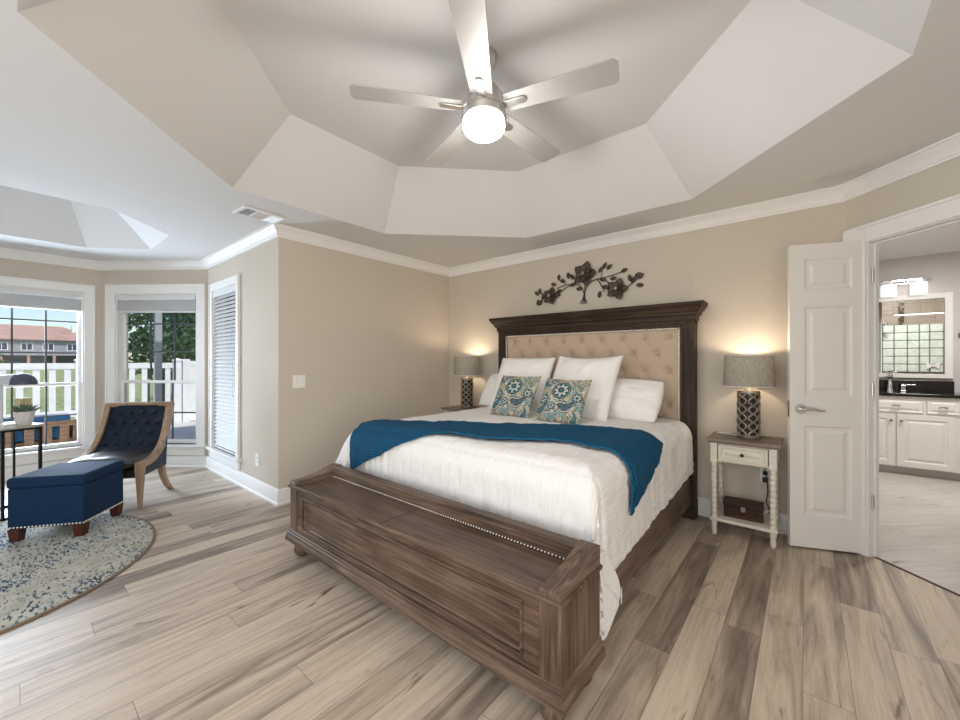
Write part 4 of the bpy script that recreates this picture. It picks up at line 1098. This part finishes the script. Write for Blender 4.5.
# upholstered back (front face tufted, outer face smooth)
tb = []
for r_ in range(4):
    for c_ in range(5 - r_ % 2): tb.append((-.19 + (c_ + .5 * (r_ % 2)) * .095, .50 + r_ * .088))
NXb, NZb = 48, 40; P1 = []; P2 = []
for i in range(NXb + 1):
    r1 = []; r2 = []
    for j in range(NZb + 1):
        u = -1 + 2 * i / NXb; t = .30 + .685 * j / NZb; y, z = frame_curve(t); x = u * (hwid - .045 - .01 * t)
        y += .0; dpt = -.012 - .03 * (1 - abs(u) ** 3)
        for bx_, bz_ in tb:
            d2 = (x - bx_) ** 2 + (z - bz_) ** 2
            if d2 < .01: dpt += .017 * exp(-d2 / .0006)
        y_in = y + .035 * (1 - u * u) * 0 + dpt
        r1.append((x, y_in, z)); r2.append((x, y + .028, z))
    P1.append(r1); P2.append(r2)
mb = MB(); mb.grid(P1); mb.grid(P2)
n_ = NZb + 1
# close the rim
rim1 = [(i * n_ + 0) for i in range(NXb + 1)]
N1 = (NXb + 1) * n_
for i in range(NXb): mb.f.append((i * n_, (i + 1) * n_, N1 + (i + 1) * n_, N1 + i * n_)); mb.f.append((i * n_ + NZb, (i + 1) * n_ + NZb, N1 + (i + 1) * n_ + NZb, N1 + i * n_ + NZb))
for j in range(NZb): mb.f.append((j, j + 1, N1 + j + 1, N1 + j)); mb.f.append((NXb * n_ + j, NXb * n_ + j + 1, N1 + NXb * n_ + j + 1, N1 + NXb * n_ + j))
bk_ = mb.build('backrest', 'leather', ch_, smooth=60)
for bx_, bz_ in tb:
    # button sits on the leather surface
    best = min(((abs(frame_curve(.3 + .685 * q / 60)[1] - bz_), q) for q in range(61)))[1]; y, z = frame_curve(.3 + .685 * best / 60)
    MB().ball((bx_, y - .030, bz_), .009, 8, 5).build('button', 'leather', bk_, smooth=180)
# side panels and seat base
for s in (-1, 1):
    prof = [(-.01, .27), (.37, .27)] + [(frame_curve(t)[0] - .005, frame_curve(t)[1] - .012) for t in (.62, .5, .4, .3, .2, .1, 0.02)]
    prof[1] = (.36, .28)
    MB().prism(prof, s * (hwid - .02) - .012, s * (hwid - .02) + .012, 0).build('side_panel', 'leather', ch_, bevel=.003)
MB().box(-hwid + .03, hwid - .03, -.02, .37, .26, .33).build('seat_base', 'seat', ch_, bevel=.015)
P1 = []; P2 = []; n_ = 32
for i in range(n_ + 1):
    u = -1 + 2 * i / n_; r1 = []; r2 = []
    for j in range(n_ + 1):
        v_ = -1 + 2 * j / n_; pr_ = ((1 - abs(u) ** 4) * (1 - abs(v_) ** 4)) ** .4
        x = u * (hwid - .040) * (1 - .03 * v_ * v_); y = .130 + v_ * .215; wv = .006 * noise.noise(Vector((u * 2, v_ * 2, 3)))
        r1.append((x, y, .395 + .058 * pr_ + wv + .004)); r2.append((x, y, .39 - .055 * pr_))
    P1.append(r1); P2.append(r2)
mb = MB(); mb.grid(P1); mb.grid(P2); o = mb.build('seat_cushion', 'seat', ch_, smooth=180)
bm = bmesh.new(); bm.from_mesh(o.data); bmesh.ops.remove_doubles(bm, verts=bm.verts, dist=1e-5); bmesh.ops.recalc_face_normals(bm, faces=bm.faces); bm.to_mesh(o.data); bm.free()

# ------------------------------------------------------------------ ottoman
oa = Vector((-.80, .60)).normalized(); La, Lb = .455, .45
ob_ = Vector((-.60, -.80)).normalized(); fr_ = Vector((-3.955, .345)); oc = fr_ + oa * La / 2 + ob_ * Lb / 2
ot = thing('ottoman', 'navy linen storage ottoman with nailhead trim on the round rug', 'ottoman', (oc.x, oc.y, .0105), atan2(oa.y, oa.x))
MB().box(-La / 2 + .006, La / 2 - .006, -Lb / 2 + .006, Lb / 2 - .006, .088, .368).build('body', 'navy', ot, bevel=.012, seg=3)
mb = MB(); mb.box(-La / 2, La / 2, -Lb / 2, Lb / 2, .366, .442)
mb.build('lid', 'navy', ot, bevel=.022, seg=4)
mb = MB(); e1, e2, zn = La / 2 - .004, Lb / 2 - .004, .100
for a, b in (((-e1, -e2), (e1, -e2)), ((e1, -e2), (e1, e2)), ((e1, e2), (-e1, e2)), ((-e1, e2), (-e1, -e2))): nails(mb, (*a, zn), (*b, zn), .021, .0062)
tag(mb.build('nailhead_trim', 'brass', ot, smooth=180), 'row of bright nailheads', kind='stuff')
for sx in (-1, 1):
    for sy in (-1, 1):
        R = [[(sx * (La / 2 - .04) - q, sy * (Lb / 2 - .04) - q, z), (sx * (La / 2 - .04) + q, sy * (Lb / 2 - .04) - q, z), (sx * (La / 2 - .04) + q, sy * (Lb / 2 - .04) + q, z), (sx * (La / 2 - .04) - q, sy * (Lb / 2 - .04) + q, z)] for z, q in ((0, .026), (.089, .034))]
        MB().loft(R).build('foot', 'footwood', ot, bevel=.003)

# ------------------------------------------------------------------ rug
rg = thing('rug', 'round pale rug speckled with blue under the navy ottoman', 'rug', (-3.83, -.30, .0))
MB().lathe([(1.0, 0.0005), (1.0, .008), (.985, .0105), (0.002, .0105)], 96).build('pile', 'rug', rg, smooth=40)
MB().lathe([(1.0, .0005), (1.008, .002), (1.008, .008), (1.0, .0095), (.992, .0108)], 96, caps=False).build('binding', 'rugedge', rg, smooth=60)

# ------------------------------------------------------------------ side table with lamp and plant
fb = Vector((-.93, -.37)).normalized(); ff = Vector((.37, -.93)).normalized(); TP = Vector((-4.95, .185)); Wt, Lt = .235, .40
tc = TP + fb * Lt / 2 + ff * Wt / 2
# local x along front (left in view), local y towards the back
tb_ = thing('side_table', 'tall narrow black metal side table with grey wood top by the window', 'table', (tc.x, tc.y, 0), atan2(-ff.y, -ff.x))
ZTb = .735
MB().box(-Wt / 2 - .012, Wt / 2 + .012, -Lt / 2 - .012, Lt / 2 + .012, ZTb - .022, ZTb).build('tabletop', plain('pale_grey_wood', (.40, .38, .35), .5, 0, .4, .15, 14), tb_, bevel=.003)
mb = MB()
mb.box(-Wt / 2, Wt / 2, -Lt / 2, -Lt / 2 + .018, ZTb - .04, ZTb - .022); mb.box(-Wt / 2, Wt / 2, Lt / 2 - .018, Lt / 2, ZTb - .04, ZTb - .022); mb.box(-Wt / 2, -Wt / 2 + .018, -Lt / 2, Lt / 2, ZTb - .04, ZTb - .022); mb.box(Wt / 2 - .018, Wt / 2, -Lt / 2, Lt / 2, ZTb - .04, ZTb - .022)
mb.build('upper_rails', 'black', tb_); mb = MB(); mb.box(-Wt / 2, Wt / 2, -Lt / 2, -Lt / 2 + .02, .0, .02); mb.box(-Wt / 2, -Wt / 2 + .02, -Lt / 2, Lt / 2, 0, .02); mb.box(Wt / 2 - .02, Wt / 2, -Lt / 2, Lt / 2, 0, .02); mb.box(-Wt / 2, Wt / 2, Lt / 2 - .02, Lt / 2, 0, .02)
mb.build('lower_rails', 'black', tb_)
for sx in (-1, 1):
    for sy in (-1, 1):
        q = .009 if sy < 0 else .006
        MB().box(sx * (Wt / 2 - q) - q, sx * (Wt / 2 - q) + q, sy * (Lt / 2 - q) - q, sy * (Lt / 2 - q) + q, .0, ZTb - .03).build('leg', 'black', tb_)
def on_table(lx, ly, z=ZTb):
    v = tb_.matrix_basis @ Vector((lx, ly, 0)); a = atan2(-ff.y, -ff.x)
    return (tc.x + lx * cos(a) - ly * sin(a), tc.y + lx * sin(a) + ly * cos(a), z)
p = (-4.925, .085, ZTb)
pp = thing('potted_succulent', 'small green succulent in a pale speckled bowl pot on the side table', 'plant', p)
MB().lathe([(.034, 0), (.042, .006), (.053, .046), (.060, .10), (.061, .115), (.055, .115), (.052, .10)], 24).build('pot', 'stonepot', pp, smooth=50)
MB().lathe([(.054, .100), (.0, .106)], 16, caps=False).build('soil', 'bark', pp)
mb = MB(); rnd = random.Random(4)
for k in range(60):
    a = rnd.uniform(0, 2 * pi); r0 = rnd.uniform(.005, .048); tl = r0 / .048 * .9 + rnd.uniform(-.1, .2); Lf = rnd.uniform(.05, .085)
    b = Vector((r0 * cos(a), r0 * sin(a), .103)); d = Vector((cos(a) * sin(tl), sin(a) * sin(tl), cos(tl)))
    mb.tube([b, b + d * Lf * .5 + Vector((0, 0, .004)), b + d * Lf], [.004, .0065, .0008], 5)
mb.build('leaves', 'succ', pp, smooth=60)
bc = thing('beige_box', 'beige square box standing behind the succulent on the side table', 'box', (-5.085, .082, ZTb), radians(30))
MB().box(-.034, .034, -.034, .034, 0, .195).build('body', 'beige', bc, bevel=.003)
MB().box(-.036, .036, -.036, .036, .195, .215).build('lid', 'beige', bc, bevel=.003)
dlp = thing('desk_lamp', 'silver desk lamp with dark rounded shade standing on the side table', 'lamp', (-4.985, -.035, ZTb), radians(55))
mb = MB(); mb.box(-.06, .06, -.045, .045, 0, .022); mb.build('base', 'plasticw', dlp, bevel=.008)
mb = MB(); mb.box(-.009, .009, -.007, .007, .02, .345); mb.build('post', 'silver', dlp, bevel=.002)
def half(x0, x1, r0, r1, zc, mat, nm, dome=False):
    rings = []; n = 14; K = 10
    for k in range(K + 1):
        t = k / K; x = x0 + (x1 - x0) * t
        rr = r0 + (r1 - r0) * t
        if dome: rr = r0 * sqrt(max(.0009, 1 - (2 * t - 1) ** 2)) if True else rr
        rings.append([(x, rr * cos(pi * j / n) * .8, zc + rr * sin(pi * j / n)) for j in range(n + 1)])
    return MB().loft(rings).build(nm, mat, dlp, smooth=50)
half(-.03, .095, .070, .082, .340, 'silver', 'arm')
half(.055, .225, .092, .092, .335, 'slate', 'shade', True)
cb = thing('white_box', 'flat white box at the left end of the side table', 'box', on_table(-.05, -.12), radians(20))
MB().box(-.03, .03, -.05, .05, 0, .018).build('body', 'plasticw', cb, bevel=.004)

# ------------------------------------------------------------------ outside
mb = MB(); mb.box(-260, -6.75, -120, 120, -.45, -.30); struct('ground_lawn', mb, 'grass')
mb = MB(); mb.box(-10.6, -6.66, -6, 6, -.30, -.06); struct('ground_patio', mb, 'patio')
# white picket railing along the patio edge
fx_ = -10.3; sp = 1.45
fence = thing('picket_fence', 'white picket railing along the edge of the patio outside the windows', 'fence', (fx_, -3.0, -.06))
ztop = 1.30
nsec = 4
for k in range(nsec + 1):
    yk = k * sp - .5
    mb = MB(); mb.box(-.065, .065, yk - .065, yk + .065, 0, ztop + .02); mb.loft([[(-.08, yk - .08, ztop + .02), (.08, yk - .08, ztop + .02), (.08, yk + .08, ztop + .02), (-.08, yk + .08, ztop + .02)], [(-.08, yk - .08, ztop + .04), (.08, yk - .08, ztop + .04), (.08, yk + .08, ztop + .04), (-.08, yk + .08, ztop + .04)], [(-.02, yk - .02, ztop + .08), (.02, yk - .02, ztop + .08), (.02, yk + .02, ztop + .08), (-.02, yk + .02, ztop + .08)]])
    mb.build('post', 'vinyl', fence)
    if k < nsec:
        mb = MB(); a, b = yk + .065, yk + sp - .065
        mb.box(-.03, .03, a, b, ztop - .13, ztop - .02); mb.box(-.025, .025, a, b, .30, .42)
        m_ = 7
        for q in range(m_): yq = a + (b - a) * (q + .5) / m_; mb.box(-.015, .015, yq - .042, yq + .042, .36, ztop - .05)
        mb.build('picket_panel', 'vinyl', fence)
pf = thing('privacy_fence', 'solid white privacy fence to the right of the picket railing outside', 'fence', (fx_, 2.45, -.06))
for k in range(3):
    mb = MB(); yk = k * 1.6; mb.box(-.065, .065, yk - .065, yk + .065, 0, ztop + .06); mb.build('post', 'vinyl', pf, bevel=.004)
    mb = MB()
    for q in range(8): yq = yk + .065 + (1.47) * q / 8; mb.box(-.02, .02, yq + .002, yq + 1.47 / 8 - .002, .05, ztop - .02)
    mb.box(-.03, .03, yk + .065, yk + 1.535, ztop - .06, ztop + .02); mb.box(-.03, .03, yk + .065, yk + 1.535, .02, .12)
    mb.build('board_panel', 'vinyl', pf)
po = thing('porch_post', 'grey porch post standing on the patio outside the window behind the armchair', 'post', (-8.3, 1.60, -.06))
MB().box(-.045, .045, -.045, .045, 0, 3.0).build('shaft', plain('grey_post_paint', (.33, .34, .37), .6), po, bevel=.005); MB().box(-.08, .08, -.08, .08, 0, .2).build('base_trim', 'vinyl', po, bevel=.004)
# wooden patio sofa
so = thing('patio_bench', 'wooden patio bench with blue cushions outside the wide window', 'bench', (-8.15, .02, -.06))
mb = MB(); Lb2 = .66
mb.box(-.04, .04, -Lb2, Lb2, .40, .47); mb.box(-.04, .04, -Lb2, Lb2, .06, .14)
for k in range(9):
    y = -Lb2 + 2 * Lb2 * k / 8; mb.box(-.035, .035, max(-Lb2, y - .045), min(Lb2, y + .045), 0, .42)
mb.build('back_frame', 'outwood', so)
mb = MB(); mb.box(-.75, .0, -Lb2, -Lb2 + .08, 0, .40); mb.box(-.75, .0, Lb2 - .08, Lb2, 0, .40); mb.box(-.75, -.05, -Lb2 + .08, Lb2 - .08, .12, .2); mb.build('seat_frame', 'outwood', so)
MB().box(-.16, -.05, -Lb2 + .1, Lb2 - .1, .21, .56).build('back_cushion', 'bluecush', so, bevel=.03); MB().box(-.72, -.17, -Lb2 + .1, Lb2 - .1, .21, .34).build('seat_cushion', 'bluecush', so, bevel=.03)

# house across the lawn
hs = thing('house', 'two-storey stucco house with clay hip roof far across the lawn', 'house', (-112, -2, -.3))
MB().box(-8, 0, -16, 14, 0, 5.6).build('walls', 'stucco', hs)
mb = MB(); mb.loft([[(-8.8, -16.8, 5.5), (.8, -16.8, 5.5), (.8, 14.8, 5.5), (-8.8, 14.8, 5.5)], [(-4.5, -10, 8.4), (-3.5, -10, 8.4), (-3.5, 9, 8.4), (-4.5, 9, 8.4)]]); mb.build('roof', 'roof', hs)
MB().box(-3, -1.8, 10.2, 11.0, 6, 8.6).build('chimney', 'vinyl', hs)
mb = MB(); mb.box(0, 2.6, -14, 12, 2.55, 2.9); mb.build('porch_roof', 'stucco', hs)
for y in (-14, -9, -4, 1, 4.2, 7.4, 11.5): MB().box(2.2, 2.6, y, y + .4, 0, 2.6).build('porch_column', 'roof', hs)
for y in (-12, -8, -3, .5, 3.5, 6.2, 9.4):
    f_ = MB().box(-.05, .08, y, y + 1.5, 3.5, 4.9).build('window', 'vinyl', hs); mb = MB(); mb.box(.06, .1, y + .12, y + .7, 3.62, 4.78); mb.box(.06, .1, y + .8, y + 1.38, 3.62, 4.78); mb.build('pane', 'hglass', f_)
MB().box(-.02, .05, -14, 12, .2, 2.5).build('porch_glazing', 'hglass', hs)

def tree(name, label, cat, loc, trunk_h, clumps, n, leaf, seed, group=None):
    rnd = random.Random(seed); t = thing(name, label, cat, loc, 0, group)
    if trunk_h: MB().tube([(0, 0, 0), (.03, .02, trunk_h * .5), (0, 0, trunk_h)], [.13, .1, .07], 8).build('trunk', 'bark', t, smooth=60)
    mb = MB()
    for (cx, cy, cz, rx, rz_) in clumps:
        for k in range(n):
            while True:
                q = Vector((rnd.uniform(-1, 1), rnd.uniform(-1, 1), rnd.uniform(-1, 1)))
                if .25 < q.length < 1: break
            c = Vector((cx + q.x * rx, cy + q.y * rx, cz + q.z * rz_)); a = Vector((rnd.gauss(0, 1), rnd.gauss(0, 1), rnd.gauss(0, 1))).normalized(); b = a.orthogonal().normalized(); s = leaf * rnd.uniform(.6, 1.3)
            mb.add([c - a * s, c - b * s * .45, c + a * s, c + b * s * .45], [(0, 1, 2, 3)])
    mb.build('foliage', 'leaf', t, fix=False)
trees = [(-15.2, 3.1, 4.1, 1), (-15.8, 5.9, 4.5, 2), (-15.2, 8.8, 4.3, 3), (-18.9, 5.0, 3.9, 4), (-19.3, 8.4, 4.6, 5)]
txt = ['dark leafy tree beyond the fence, left of the porch post', 'tallest dark leafy tree beyond the fence, behind the porch post', 'dark leafy tree beyond the fence, right of the porch post', 'lower dark tree standing behind the gap left of the tallest tree', 'dark tree behind the gap right of the tallest tree beyond the privacy fence']
for (x, y, h_, sd), tx in zip(trees, txt):
    tree('leafy_tree', tx, 'tree', (x, y, -.3), 1.6, [(0, 0, 1.7, 1.1, .9), (.2, -.3, 2.6, 1.15, .9), (-.2, .4, h_ - .7, .95, .8)], 900, .11, sd, 'dark trees beyond the fence')
tree('round_bush', 'green bush on the lawn at the left side of the wide window', 'bush', (-40, -1.2, -.3), 0, [(0, 0, 1.2, 1.2, 1.3)], 700, .16, 11)
